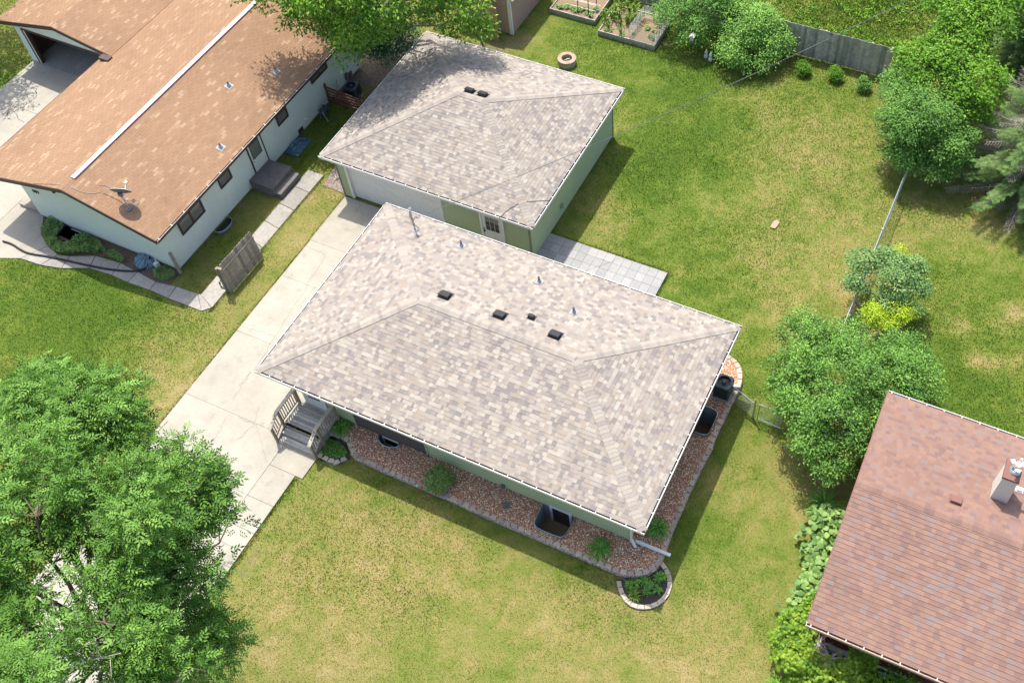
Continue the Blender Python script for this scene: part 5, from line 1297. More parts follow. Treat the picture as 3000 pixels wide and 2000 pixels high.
def raised_bed(name, label, x0, y0, x1, y1, h=.30):
    t = thing(name, ((x0 + x1) / 2, (y0 + y1) / 2, 0), label, 'raised bed', 'raised vegetable beds at the back of the yard'); w = .05
    for (a, b, c, d) in ((x0, y0, x1, y0 + w), (x0, y1 - w, x1, y1), (x0, y0 + w, x0 + w, y1 - w), (x1 - w, y0 + w, x1, y1 - w)):
        m = MB(); m.box(a, b, 0, c, d, h / 2 - .003, .3); m.build('plank', 'fencegrey', t); m = MB(); m.box(a, b, h / 2 + .003, c, d, h, .6); m.build('plank', 'fencegrey', t)
    m = MB(); m.box(x0 + w, y0 + w, 0, x1 - w, y1 - w, h - .07); m.build('soil', 'soil', t)
    return t
RB1 = (-21.35, 38.15, -18.85, 40.4); RB2 = (-18.38, 37.52, -15.36, 39.75)
raised_bed('raised_bed', 'weathered timber raised bed with a dark metal trellis, nearest the brown shed', *RB1)
raised_bed('raised_bed', 'larger weathered timber raised bed with corn and white netting, beside the shrubs', *RB2)
t = thing('trellis', (-19.8, 38.9, .25), 'dark metal trellis standing in the left raised bed', 'trellis')
for (fx_, fy_) in ((-19.895, 38.445), (-19.293, 38.398), (-19.270, 39.275)):
    m = MB(); m.tube([(fx_, fy_, .1), (fx_, fy_, 1.55)], .022, 6); m.build('pole', 'black', t)
for z in (.5, .85, 1.2):
    m = MB(); m.tube([(-20.6, 39.1, z), (-18.95, 39.1, z)], .008, 4); m.build('wire', 'galv', t)
    m = MB(); m.tube([(-20.6, 38.6, z), (-18.95, 38.6, z)], .008, 4); m.build('wire', 'galv', t)
def net_panel(parent, a, b, c, d, n1=14, n2=10, r=.006):
    a, b, c, d = map(Vector, (a, b, c, d)); m = MB()
    for i in range(n1 + 1): k = i / n1; m.tube([a.lerp(b, k), d.lerp(c, k)], r, 3, cap=False)
    for i in range(n2 + 1): k = i / n2; m.tube([a.lerp(d, k), b.lerp(c, k)], r, 3, cap=False)
    return tag(m.build('net', 'net', parent), kind='stuff')
t = thing('garden_net', (-16, 38.6, .25), 'white garden netting draped around one corner of the right raised bed', 'netting')
nb = [(-16.75, 37.65, .25), (-16.7, 39.4, .25), (-15.45, 39.45, .25), (-15.42, 37.65, .25)]
for a, b in zip(nb, nb[1:] + nb[:1]): net_panel(t, a, b, (b[0], b[1], .95), (a[0], a[1], .95), 16, 9)
for q in nb: m = MB(); m.tube([q, (q[0], q[1], 1.0)], .012, 5); m.build('stake', 'greywood', t)
# fire pit
fpx, fpy = (-18.859, 35.024); t = thing('fire_pit', (fpx, fpy, 0), 'round fire pit of stacked stone blocks with a tan rim in the back yard', 'fire pit')
FB = [block_mesh(.19, .16, .098, q, 'block', .74) for q in (.0, .3, .5)]; FT = [block_mesh(.215, .20, .05, q, 'pitcap', .70) for q in (.3, .6, .9)]
for c in range(3):
    n = 14
    for i in range(n):
        a = 2 * math.pi * (i + .5 * (c % 2)) / n; p = (fpx + .43 * math.cos(a), fpy + .43 * math.sin(a), c * .1); link('block', random.choice(FB), t, p, Matrix.Rotation(a + math.pi / 2, 3, 'Z'))
for i in range(13):
    a = 2 * math.pi * i / 13; link('cap_stone', random.choice(FT), t, (fpx + .45 * math.cos(a), fpy + .45 * math.sin(a), .301), Matrix.Rotation(a + math.pi / 2, 3, 'Z'))
m = MB(); m.lathe((fpx, fpy, .12), [(.27, 0), (.15, .03), (.001, .02)], 16); m.build('ash', 'soil', t)
for k in range(4): a = k * 1.7; m = MB(); m.tube([(fpx + .1 * math.cos(a) - .06, fpy + .1 * math.sin(a), .17), (fpx + .1 * math.cos(a) + .09, fpy + .12 * math.sin(a) + .05, .19)], .03, 6); m.build('charred_log', 'stucco' if k % 2 else 'greywood', t)
# bird feeder and garden ornaments by the big shrub
m = MB(); a = (-13.484, 37.611, 1.300); m.box(a[0] - .09, a[1] - .09, 1.18, a[0] + .09, a[1] + .09, 1.4); m.hexa([(a[0] - .13, a[1] - .13, 1.4), (a[0] + .13, a[1] - .13, 1.4), (a[0] + .13, a[1] + .13, 1.4), (a[0] - .13, a[1] + .13, 1.4)], [(a[0] - .01, a[1] - .13, 1.5), (a[0] + .01, a[1] - .13, 1.5), (a[0] + .01, a[1] + .13, 1.5), (a[0] - .01, a[1] + .13, 1.5)])
tag(m.build('bird_feeder', 'stucco'), 'small tan wooden bird feeder at the edge of the big green shrubs', 'bird feeder')
for (q, lab) in (((-12.878, 38.035, 0.400), 'small white garden ornament under the shrubs, left of its pair'), ((-12.598, 37.896, 0.350), 'small white garden ornament under the shrubs, nearest the lawn')):
    m = MB(); m.lathe((q[0], q[1], 0), [(.09, 0), (.11, .1), (.06, .25), (.09, .33), (.05, .43), (.001, .45)], 10); tag(m.build('garden_ornament', 'white'), lab, 'ornament', 'white ornaments under the shrubs')
m = MB(); q = (-6.340, 29.175); m.prism([(q[0] - .12, q[1] - .22), (q[0] + .10, q[1] - .2), (q[0] + .16, q[1] + .2), (q[0] + .02, q[1] + .3), (q[0] - .1, q[1] + .15)], -.01, .04); tag(m.build('flat_stone', 'pitcap'), 'pale flat stone lying in the middle of the back lawn', 'stone')

# red-and-dark car inside the neighbour's garage
t = thing('parked_car', (-38.9, 28.6, .045), 'dark red car parked inside the open garage at the upper left', 'car')
cz0 = .045
sec = [(-.0, .35, .55, .62), (.12, .28, .62, .78), (.9, .25, .72, .82), (1.35, .25, .78, .84), (3.3, .25, .80, .84), (3.9, .28, .72, .80), (4.1, .38, .55, .66)]
m = MB()
rings = []
for (yy, zb, zt, hw) in sec: rings.append([(-38.9 - hw, 26.55 + yy, cz0 + zb), (-38.9 - hw, 26.55 + yy, cz0 + zt * .9), (-38.9 - hw * .88, 26.55 + yy, cz0 + zt), (-38.9 + hw * .88, 26.55 + yy, cz0 + zt), (-38.9 + hw, 26.55 + yy, cz0 + zt * .9), (-38.9 + hw, 26.55 + yy, cz0 + zb)])
for a, b in zip(rings[:-1], rings[1:]):
    for i in range(6): m.face([a[i], b[i], b[(i + 1) % 6], a[(i + 1) % 6]])
m.face(rings[0]); m.face(list(reversed(rings[-1])))
m.build('body', 'carpaint', t, smooth=False)
m = MB(); m.hexa([(-39.6, 27.45, .83), (-38.2, 27.45, .83), (-38.2, 30.1, .83), (-39.6, 30.1, .83)], [(-39.42, 28.0, 1.36), (-38.38, 28.0, 1.36), (-38.38, 29.6, 1.36), (-39.42, 29.6, 1.36)]); m.build('cabin', 'glass', t)
m = MB(); m.box(-39.40, 28.05, 1.361, -38.40, 29.55, 1.39); m.build('car_roof', 'carpaint', t)
for (x, y_) in ((-39.62, 27.3), (-38.18, 27.3), (-39.62, 29.75), (-38.18, 29.75)):
    RR = Matrix.Rotation(math.pi / 2, 3, 'Y'); m = MB(); m.lathe((x, y_, cz0 + .31), [(.001, -.12), (.28, -.12), (.31, -.08), (.31, .08), (.28, .12), (.001, .12)], 18, axis=RR); wh = m.build('wheel', 'rubber', t)
    m = MB(); m.lathe((x, y_, cz0 + .31), [(.001, -.135), (.17, -.13), (.18, -.121)], 14, axis=RR); m.lathe((x, y_, cz0 + .31), [(.18, .121), (.17, .13), (.001, .135)], 14, axis=RR); m.build('rim', 'galv', wh)
for x in (-39.45, -38.35): m = MB(); m.box(x - .12, 26.50, .55, x + .12, 26.56, .66); m.build('headlight', 'white', t)
for (x, y_, s_, mt_, lb) in ((-42.6, 26.6, .35, 'brown', 'brown box on the garage floor against the left wall'), (-42.5, 28.0, .5, 'darkmetal', 'dark storage bin deeper inside the open garage')):
    t = thing('storage_box', (x, y_, .045), lb, 'box'); m = MB(); m.box(x - s_ / 2, y_ - s_ / 2, .045, x + s_ / 2, y_ + s_ / 2, .045 + s_ * .9); m.build('crate_body', mt_, t); m = MB(); m.box(x - s_ / 2 - .02, y_ - s_ / 2 - .02, .046 + s_ * .9, x + s_ / 2 + .02, y_ + s_ / 2 + .02, .08 + s_ * .9); m.build('lid', mt_, t)
t = thing('stepladder', (-41.0, 28.2, .045), 'yellow-framed stepladder standing inside the open garage', 'ladder')
for a, b in (((-41.3, 27.9, .05), (-41.1, 28.2, 1.6)), ((-40.7, 27.9, .05), (-40.9, 28.2, 1.6)), ((-41.3, 28.7, .05), (-41.1, 28.25, 1.6)), ((-40.7, 28.7, .05), (-40.9, 28.25, 1.6))): m = MB(); m.beam(a, b, .04, .06); m.build('leg', 'plywood', t)
for k in range(4): z = .35 + .35 * k; m = MB(); m.beam((-41.26 + .04 * k, 27.96 + .065 * k, z), (-40.74 - .04 * k, 27.96 + .065 * k, z), .1, .025); m.build('rung', 'plywood', t)

# overhead service cables
def cable(name, label, a, b, sag, r=.0075, n=24):
    a, b = Vector(a), Vector(b); pts = [a.lerp(b, i / n) - Vector((0, 0, sag * 4 * (i / n) * (1 - i / n))) for i in range(n + 1)]
    m = MB(); m.tube(pts, r, 6); m.tube([p + Vector((.02 * math.sin(i * 2.1), .0, .03 + .008 * math.cos(i * 1.7))) for i, p in enumerate(pts)], r * .6, 5); return tag(m.build(name, 'cable'), label, 'cable')
cable('overhead_cable', 'twisted grey service cable crossing the yard from the roof mast to the upper right', (mx + .28, my + .03, mz + .85), (-3.950, 37.359, 6.500), .35)
m = MB(); cp = [(q[0], q[1], zgar(*q) + .03) for q in ((-15.798, 22.924), (-15.625, 23.339), (-15.287, 23.764), (-14.913, 24.088), (-14.394, 24.526))]
m.tube(smooth_path(cp, 2), .011, 5); tag(m.build('roof_cable', 'cable'), 'thin dark cable lying across the near right corner of the garage roof', 'cable')

# ------------------------------------------------------------------ plants
def tri_leaf(w=.26, fold=.05, droop=-.06):
    return np.array([(0, 0, 0), (.45, -w, fold), (1, 0, droop), (.45, w, fold)]), np.array([(0, 1, 2), (0, 2, 3)])
def merge_templates(parts):
    V, F, o = [], [], 0
    for v, f in parts: V.append(v); F.append(f + o); o += len(v)
    return np.vstack(V), np.vstack(F)
def ash_template():
    parts = []; lv, lf = tri_leaf(.20, .05, -.12)
    def put(x, ang, s, z):
        c, sn = math.cos(ang), math.sin(ang); v = lv * s
        return np.stack([v[:, 0] * c - v[:, 1] * sn + x, v[:, 0] * sn + v[:, 1] * c, v[:, 2] + z - .12 * (x ** 2) * 2], -1), lf
    for x in (.28, .55, .80):
        for s in (1, -1): parts.append(put(x, s * .95, .42, 0))
    parts.append(put(.95, 0, .48, 0))
    return merge_templates(parts)
def round_template():
    a = np.linspace(0, 2 * np.pi, 8)[:-1]; r = np.array([1, .8, 1, .82, .9, 1, .85]) * .5
    v = np.vstack([[(.5, 0, .10)], np.stack([.5 + r * np.cos(a), r * np.sin(a), np.zeros(7)], -1)])
    return v, np.array([(0, i + 1, (i + 1) % 7 + 1) for i in range(7)])
def sprig_template(n=6, w=.07):
    parts = []; lv, lf = tri_leaf(w, .02, 0)
    for i in range(n):
        x = i / n
        for s in (1, -1):
            c, sn = math.cos(s * .75), math.sin(s * .75); v = lv * (.50 - .2 * x)
            parts.append((np.stack([v[:, 0] * c - v[:, 1] * sn + x * .8, v[:, 0] * sn + v[:, 1] * c, v[:, 2] + .03], -1), lf))
    return merge_templates(parts)
def fan_template():
    parts = []; lv, lf = tri_leaf(.10, .04, .05)
    for k in range(5):
        a = (k - 2) * .42; c, sn = math.cos(a), math.sin(a); v = lv * (1 - .12 * abs(k - 2)); parts.append((np.stack([v[:, 0] * c - v[:, 1] * sn, v[:, 0] * sn + v[:, 1] * c, v[:, 2]], -1), lf))
    return merge_templates(parts)
LEAF = tri_leaf(); ASH = ash_template(); ROUND = round_template(); SPRIG = sprig_template(); FAN = fan_template(); NARROW = tri_leaf(.15, .04, -.1)

def scatter(name, tpl, pos, nrm, size, tone, mat, parent, xdir=None, seed=0):
    r = np.random.default_rng(seed); n = len(pos); tv, tf = tpl
    nrm = nrm / np.linalg.norm(nrm, axis=1, keepdims=True)
    if xdir is None: xdir = r.normal(size=(n, 3))
    x = xdir - nrm * (xdir * nrm).sum(1, keepdims=True); x /= (np.linalg.norm(x, axis=1, keepdims=True) + 1e-9)
    y = np.cross(nrm, x)
    V = tv[None, :, 0:1] * x[:, None] + tv[None, :, 1:2] * y[:, None] + tv[None, :, 2:3] * nrm[:, None]
    V = V * size[:, None, None] + pos[:, None]
    F = (tf[None] + len(tv) * np.arange(n)[:, None, None]).reshape(-1, tf.shape[1])
    c = tuple(float(q) for q in org(parent)) if parent is not None else (0, 0, 0)
    o = np_mesh(name, V.reshape(-1, 3), F, np.repeat(tone, len(tv)), mat, parent, c)
    return tag(o, kind='stuff')

def lobe_points(lobes, n, r, inner=.3, zmin=-.4):
    L = np.array(lobes, dtype=float)
    w = (L[:, 3] * L[:, 4]) ** 1.0; w /= w.sum(); i = r.choice(len(L), n, p=w)
    d = r.normal(size=(n * 3, 3)); d /= np.linalg.norm(d, axis=1, keepdims=True); d = d[d[:, 2] > zmin][:n]
    while len(d) < n: d = np.vstack([d, d])[:n]
    rad = np.where(r.random(n) < inner, r.uniform(.35, .85, n), r.uniform(.82, 1.04, n))
    wob = 1 + .22 * np.sin(d[:, 0] * 4.2 + i * 1.7) * np.cos(d[:, 1] * 4.6 + i * 2.3) + .10 * np.sin(d[:, 0] * 9 + d[:, 2] * 7 + i)
    return L[i, :3] + d * L[i, 3:6] * (rad * wob)[:, None], d
def foliage(parent, lobes, nclump, per, crad, tpl, lsize, mat, seed=1, up=.9, out=.5, rnd=.55, inner=.25, zmin=-.4, tone=(.5, .17), flat=.6, name='foliage', hang=0.0, tops=.0, gap=.22, gs=.55):
    r = np.random.default_rng(seed)
    p, d = lobe_points(lobes, nclump, r, inner, zmin)
    gk = vnoise(p[:, 0] + p[:, 2] * .7, p[:, 1] - p[:, 2] * .5, gs, seed + 100) * .6 + vnoise(p[:, 0], p[:, 1] + p[:, 2], gs * .45, seed + 101) * .4
    p, d, gk = p[gk > gap], d[gk > gap], gk[gk > gap]; nclump = len(p)
    off = r.normal(size=(nclump, per, 3)) * crad * np.array([1, 1, flat]) * .55
    pos = (p[:, None] + off).reshape(-1, 3); dd = np.repeat(d, per, 0)
    nrm = dd * out + np.array([0, 0, up]) + r.normal(size=(len(pos), 3)) * rnd
    tn = np.clip(np.repeat(r.normal(tone[0], tone[1] * .7, nclump) + .5 * (gk - .55), per) + r.normal(0, tone[1] * .8, len(pos)) + tops * dd[:, 2], 0, 1)  # paler at lobe tops, darker beside gaps: sunlight and shade put into tone
    sz = lsize * r.uniform(.7, 1.25, len(pos))
    xd = off.reshape(-1, 3) + r.normal(size=(len(pos), 3)) * crad * .35 + dd * crad * .4 - np.array([0, 0, hang * crad])
    o = scatter(name, tpl, pos, nrm, sz, tn, mat, parent, xd, seed + 7)
    return o, p
def limb(parent, a, b, r0, r1, name='branch', mat='bark', wob=.12, seg=6, n=5):
    a, b = Vector(a), Vector(b); L = (b - a).length; pts = [a]
    for i in range(1, n): pts.append(a.lerp(b, i / n) + Vector((random.uniform(-1, 1), random.uniform(-1, 1), random.uniform(-.5, .8))) * wob * L * .4)
    pts.append(b); m = MB(); m.tube(pts, [r0 + (r1 - r0) * i / n for i in range(n + 1)], seg); return m.build(name, mat, parent), pts
def twigs(parent, a, ends, r=.012, mat='bark', name='twigs'):
    m = MB()
    for e in ends:
        e = Vector(e); a_ = min(a, key=lambda q: (Vector(q) - e).length); a_ = Vector(a_); mid = a_.lerp(e, .55) + Vector((random.uniform(-.12, .12), random.uniform(-.12, .12), random.uniform(-.02, .12)))
        m.tube([a_, mid, e], [r, r * .7, r * .35], 4, random.random(), cap=False)
    return tag(m.build(name, mat, parent), kind='stuff')
def tree(name, label, base, lobes, trunk_r, fork_z, nclump, per, crad, tpl, lsize, mat, seed=1, cat='tree', group=None, ntw=120, **kw):
    t = thing(name, (*base, 0), label, cat, group)
    c = np.array(lobes)[:, :3].mean(0)
    fk = (base[0] * .6 + c[0] * .4, base[1] * .6 + c[1] * .4, fork_z)
    _, _ = limb(t, (*base, -.1), fk, trunk_r, trunk_r * .7, 'trunk', wob=.05, seg=9)
    ends = []
    for L in lobes:
        _, pts = limb(t, fk, (L[0], L[1], L[2] - L[5] * .35), trunk_r * .42, trunk_r * .12, 'branch'); ends += [tuple(q) for q in pts[2:]]
    o, p = foliage(t, lobes, nclump, per, crad, tpl, lsize, mat, seed, **kw)
    rr = np.random.default_rng(seed); tw = p[rr.choice(len(p), min(ntw, len(p)), replace=False)]
    twigs(t, ends, tw, .012 + trunk_r * .04)
    return t
def shrub(name, label, base, lobes, nclump, per, crad, tpl, lsize, mat, seed=1, cat='shrub', group=None, stems=7, **kw):
    t = thing(name, (*base, 0), label, cat, group); m = MB()
    for i in range(stems):
        L = lobes[i % len(lobes)]; e = (L[0] + random.uniform(-.5, .5) * L[3], L[1] + random.uniform(-.5, .5) * L[4], L[2] + L[5] * .5)
        mid = ((base[0] + e[0]) / 2 + random.uniform(-.05, .05), (base[1] + e[1]) / 2, e[2] * .5); m.tube([(base[0] + random.uniform(-.05, .05), base[1] + random.uniform(-.05, .05), 0), mid, e], [.02, .014, .007], 4, cap=False)
    tag(m.build('stems', 'bark', t), kind='stuff')
    foliage(t, lobes, nclump, per, crad, tpl, lsize, mat, seed, **kw); return t

# large ash in the lower left
def LB(q, rx, rz, ry=None): return (q[0], q[1], q[2], rx, ry or rx, rz)
AL = [LB((-14.458, 6.335, 11.000), .7, .5), LB((-13.883, 6.057, 10.600), .55, .4), LB((-12.963, 5.366, 10.600), .6, .4), LB((-12.659, 4.587, 10.800), .5, .35), LB((-17.389, 7.033, 11.200), .8, .5), LB((-18.923, 6.492, 11.400), .9, .6), LB((-12.262, 2.470, 11.400), .6, .45), LB((-11.348, 2.255, 11.500), .6, .45), LB((-13.819, 2.495, 10.000), .6, .45), LB((-20.257, 6.254, 9.800), 1.00, 0.68), LB((-17.659, 6.440, 11.800), 0.84, 0.59), LB((-16.832, 6.669, 11.400), 0.60, 0.42), LB((-17.128, 4.866, 12.100), 1.08, 0.77), LB((-16.722, 5.715, 11.200), 0.92, 0.68), LB((-15.899, 6.154, 11.300), 0.52, 0.42),
      LB((-15.397, 6.241, 11.100), 0.60, 0.47), LB((-15.199, 6.767, 10.700), 0.44, 0.34), LB((-15.408, 6.221, 10.000), 0.68, 0.51), LB((-15.275, 5.417, 11.300), 0.80, 0.59), LB((-15.422, 4.425, 12.100), 1.04, 0.77), LB((-15.655, 3.667, 13.100), 1.12, 0.85), LB((-13.801, 5.963, 11.400), 0.40, 0.30),
      LB((-13.478, 4.527, 12.700), 0.72, 0.51), LB((-13.590, 5.240, 11.000), 0.68, 0.47), LB((-13.259, 5.151, 10.400), 0.44, 0.34), LB((-13.721, 4.654, 10.500), 0.64, 0.42), LB((-15.475, 3.179, 11.800), 0.96, 0.77), LB((-15.758, 2.407, 12.000), 1.04, 0.85), LB((-13.822, 3.333, 11.900), 0.80, 0.59),
      LB((-13.702, 3.715, 10.800), 0.60, 0.42), LB((-13.723, 2.173, 13.000), 0.96, 0.77), LB((-12.644, 2.428, 13.100), 0.76, 0.59), LB((-13.503, 1.344, 13.400), 0.96, 0.77), LB((-12.720, 2.878, 11.400), 0.52, 0.42), LB((-12.800, 3.600, 9.500), 0.60, 0.42), LB((-12.386, 3.740, 8.900), 0.48, 0.34),
      LB((-12.482, 2.711, 9.900), 0.60, 0.42), LB((-12.162, 3.111, 9.200), 0.48, 0.38), LB((-12.589, 2.125, 11.100), 0.64, 0.51), LB((-12.450, 0.648, 14.200), 0.88, 0.77), LB((-12.324, 0.719, 13.100), 0.88, 0.77), LB((-12.689, 1.219, 11.000), 0.88, 0.68), LB((-16.140, 2.856, 13.600), 1.12, 0.85), LB((-14.532, 1.321, 13.700), 1.20, 0.85)]
ab = (-15.060, 1.356)
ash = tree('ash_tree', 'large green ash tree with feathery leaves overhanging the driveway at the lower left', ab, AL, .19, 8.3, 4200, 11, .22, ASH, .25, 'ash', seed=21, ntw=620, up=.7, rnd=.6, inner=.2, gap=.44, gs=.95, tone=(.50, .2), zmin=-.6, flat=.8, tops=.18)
m = MB(); r_ = random.Random(3)
for k in range(14):
    a = Vector((-13.234, 1.521, 12.000)) + Vector((r_.uniform(-.2, .2), r_.uniform(-.2, .2), r_.uniform(-.2, .2))); b = a + Vector((r_.uniform(-1.1, 1.0), r_.uniform(-.7, .9), r_.uniform(-.3, .6)))
    m.tube([a, a.lerp(b, .5) + Vector((0, 0, .12)), b], [.03, .018, .006], 4, r_.random(), cap=False)
    for j in range(4): c = a.lerp(b, r_.uniform(.3, .9)); m.tube([c, c + Vector((r_.uniform(-.4, .4), r_.uniform(-.4, .4), r_.uniform(-.1, .2)))], [.01, .004], 3, r_.random(), cap=False)
tag(m.build('dead_branches', 'deadtwig', ash), kind='stuff')

# yellow-green maple between the two houses
ML = [LB((-29.335, 32.625, 6.200), 1.7, .8), LB((-28.958, 33.739, 6.400), 1.7, .8), LB((-28.941, 31.347, 6.200), 1.3, .8), LB((-26.933, 34.908, 6.200), 1.6, .8), LB((-27.937, 32.866, 5.400), 1.2, .8), LB((-28.438, 31.003, 4.400), .9, .6), LB((-27.614, 31.489, 5.000), 1.0, .7), LB((-28.837, 31.460, 5.600), 1.1, .7), LB((-26.780, 29.700, 4.600), .7, .5), LB((-28.742, 27.836, 6.000), .9, .6), LB((-27.697, 27.686, 5.400), .75, .5), LB((-26.465, 27.854, 6.200), 1.1, .8), LB((-26.183, 27.927, 5.000), .75, .5), LB((-24.120, 28.124, 6.800), 1.2, .9), LB((-23.103, 29.764, 6.400), 1.0, .8), LB((-22.549, 30.327, 5.400), .8, .6),
      LB((-21.404, 31.002, 5.600), .95, .6), LB((-20.767, 30.760, 4.600), .65, .5), LB((-21.952, 30.699, 4.400), .55, .45), LB((-23.976, 29.493, 5.000), .5, .4), LB((-24.727, 28.889, 4.400), .55, .4), LB((-24.818, 29.666, 8.000), 1.8, 1.2), LB((-27.633, 28.792, 7.400), 1.5, 1.0), LB((-23.046, 31.651, 7.000), 1.5, 1.0), LB((-29.067, 27.507, 7.000), 1.2, .8), LB((-25.236, 27.878, 7.600), 1.5, 1.0), LB((-27.013, 27.404, 7.000), 1.1, .8), LB((-24.853, 27.812, 5.600), 1.0, .7), LB((-25.652, 27.818, 4.200), .7, .5)]
mb_ = (-27.769, 32.533)
tree('maple_tree', 'broad yellow-green maple spreading over the gap between the long pale house and the garage', mb_, ML, .20, 2.6, 3000, 15, .34, LEAF, .17, 'maple', seed=31, up=.8, rnd=.7, inner=.3, tone=(.50, .24), ntw=220, tops=.15, hang=.5)
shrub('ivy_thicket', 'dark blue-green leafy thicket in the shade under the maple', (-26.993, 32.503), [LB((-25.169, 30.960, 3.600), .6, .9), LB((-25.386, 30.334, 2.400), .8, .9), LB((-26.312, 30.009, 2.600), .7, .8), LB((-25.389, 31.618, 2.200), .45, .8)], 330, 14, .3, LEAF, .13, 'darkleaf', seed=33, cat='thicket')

# shrubs at the back of the yard
S = shrub
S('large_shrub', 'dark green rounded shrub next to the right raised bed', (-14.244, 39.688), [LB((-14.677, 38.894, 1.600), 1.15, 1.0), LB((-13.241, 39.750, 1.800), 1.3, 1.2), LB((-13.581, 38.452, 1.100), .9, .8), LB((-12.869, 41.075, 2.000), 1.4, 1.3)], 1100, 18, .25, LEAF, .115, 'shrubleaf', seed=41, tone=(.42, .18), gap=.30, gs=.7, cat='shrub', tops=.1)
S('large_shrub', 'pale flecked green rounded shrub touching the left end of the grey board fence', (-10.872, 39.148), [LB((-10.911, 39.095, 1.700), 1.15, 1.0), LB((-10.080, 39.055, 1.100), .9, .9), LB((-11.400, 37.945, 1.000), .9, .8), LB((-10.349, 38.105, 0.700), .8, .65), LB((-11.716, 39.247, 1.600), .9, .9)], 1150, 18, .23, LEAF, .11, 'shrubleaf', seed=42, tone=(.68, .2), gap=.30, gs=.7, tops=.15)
for i, (q, nm) in enumerate((((-8.225, 38.724), 'left of the three little bushes below the grey board fence'), ((-6.726, 38.915), 'middle one of the three little bushes below the grey board fence'), ((-5.341, 38.712), 'right one of the three little bushes below the grey board fence, nearest the trees'))):
    S('small_shrub', nm, q, [(q[0], q[1], .28, .29, .27, .28), (q[0] - .12, q[1] + .12, .42, .20, .17, .20), (q[0] + .14, q[1] - .06, .22, .16, .18, .18)], 130, 16, .11, LEAF, .075, 'limeleaf' if i < 2 else 'shrubleaf', seed=50 + i, tone=(.4, .18), group='little bushes below the board fence', stems=4)
# tree group at the right edge
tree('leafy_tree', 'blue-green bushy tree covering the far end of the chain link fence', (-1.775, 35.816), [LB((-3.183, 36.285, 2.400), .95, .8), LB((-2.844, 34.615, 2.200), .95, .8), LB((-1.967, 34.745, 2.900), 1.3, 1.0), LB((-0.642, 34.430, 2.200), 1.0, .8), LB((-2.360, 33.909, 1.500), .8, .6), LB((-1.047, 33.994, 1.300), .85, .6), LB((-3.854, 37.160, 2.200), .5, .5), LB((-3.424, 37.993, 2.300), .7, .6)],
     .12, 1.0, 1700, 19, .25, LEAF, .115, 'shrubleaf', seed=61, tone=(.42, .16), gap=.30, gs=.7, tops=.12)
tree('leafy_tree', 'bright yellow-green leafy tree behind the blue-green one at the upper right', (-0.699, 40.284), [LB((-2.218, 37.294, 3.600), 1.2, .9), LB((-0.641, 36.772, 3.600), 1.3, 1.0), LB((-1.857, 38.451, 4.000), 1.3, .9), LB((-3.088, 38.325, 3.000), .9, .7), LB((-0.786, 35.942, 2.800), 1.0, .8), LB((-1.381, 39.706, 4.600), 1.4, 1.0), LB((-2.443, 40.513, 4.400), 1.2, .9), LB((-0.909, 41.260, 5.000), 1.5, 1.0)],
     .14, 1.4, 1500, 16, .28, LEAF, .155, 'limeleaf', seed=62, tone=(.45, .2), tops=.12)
def spruce(name, label, base, H, R, seed, dead, z0=.6, nb=11, dz=.34):
    t = thing(name, (*base, 0), label, 'tree'); limb(t, (*base, -.1), (base[0], base[1], H), .16, .02, 'trunk', wob=.01, seg=8)
    r = np.random.default_rng(seed); P, N_, X = [], [], []; dm = MB(); bm = MB(); z = z0
    while z < H - .3:
        L0 = R * (1 - (z / H) ** 1.3) + .15
        for k in range(nb):
            a = 2 * math.pi * (k + r.random() * .8) / nb; L = L0 * r.uniform(.75, 1.12); d = Vector((math.cos(a), math.sin(a), 0)); side = Vector((-d.y, d.x, 0))
            isdead = r.random() < dead(z, a)
            pts = [Vector((base[0], base[1], z)) + d * L * f + Vector((0, 0, -.28 * L * f + .24 * L * f * f)) for f in (0, .25, .5, .75, 1)]
            (dm if isdead else bm).tube([q_ + Vector((r.normal() * .03, r.normal() * .03, r.normal() * .04)) * (1 if i_ else 0) for i_, q_ in enumerate(pts)], [.022, .017, .012, .008, .003], 4, r.random(), cap=False)
            ns = int(L / (.15 if isdead else .085))
            for j in range(ns):
                f = .18 + .82 * (j + .5) / ns; p = pts[0].lerp(pts[4], f); i0 = min(3, int(f * 4)); p = pts[i0].lerp(pts[i0 + 1], f * 4 - i0)
                for s in (1, -1):
                    tl = (.22 + .55 * (1 - f)) * min(1, L) * r.uniform(.7, 1.1); td = (d * .75 + side * s * .8 + Vector((0, 0, -.12 if not isdead else -.05))).normalized()
                    if isdead:
                        e = p + td * tl; dm.tube([p, p.lerp(e, .5) + Vector((0, 0, .05 * r.uniform(-1, 1))), e], [.009, .006, .003], 3, r.random(), cap=False)
                        for q in (.45, .75): c = p.lerp(e, q); dm.tube([c, c + (d + side * s * .2 + Vector((0, 0, r.uniform(-.2, .2)))).normalized() * tl * .4], [.005, .002], 3, r.random(), cap=False)
                    else:
                        nn = max(2, int(tl / .07))
                        for q in range(nn): P.append(p + td * tl * (q + .3) / nn); N_.append(Vector((0, 0, 1)) + Vector(r.normal(size=3)) * .25); X.append(td + d * .3)
        z += dz
    if P:
        P = np.array(P); rr = np.random.default_rng(seed + 1); scatter('foliage', SPRIG, P, np.array(N_), rr.uniform(.16, .24, len(P)), np.clip(rr.normal(.5, .2, len(P)) + .3 * (vnoise(P[:, 0], P[:, 1], .5, 4) - .5), 0, 1), 'spruce', t, np.array(X), seed)
    if dm.v: tag(dm.build('dead_branches', 'deadtwig', t), kind='stuff')
    if bm.v: tag(bm.build('branches', 'bark', t), kind='stuff')
    return t
spruce('spruce_tree', 'half dead spruce with bare grey branches and green tips at the right edge', (2.972, 35.719), 9.0, 3.7, 71, lambda z, a: .85 if z < 1.0 else (.30 if z < 2.0 else (.80 if z < 3.4 else (.3 if z < 4.2 else .75))), z0=.45)
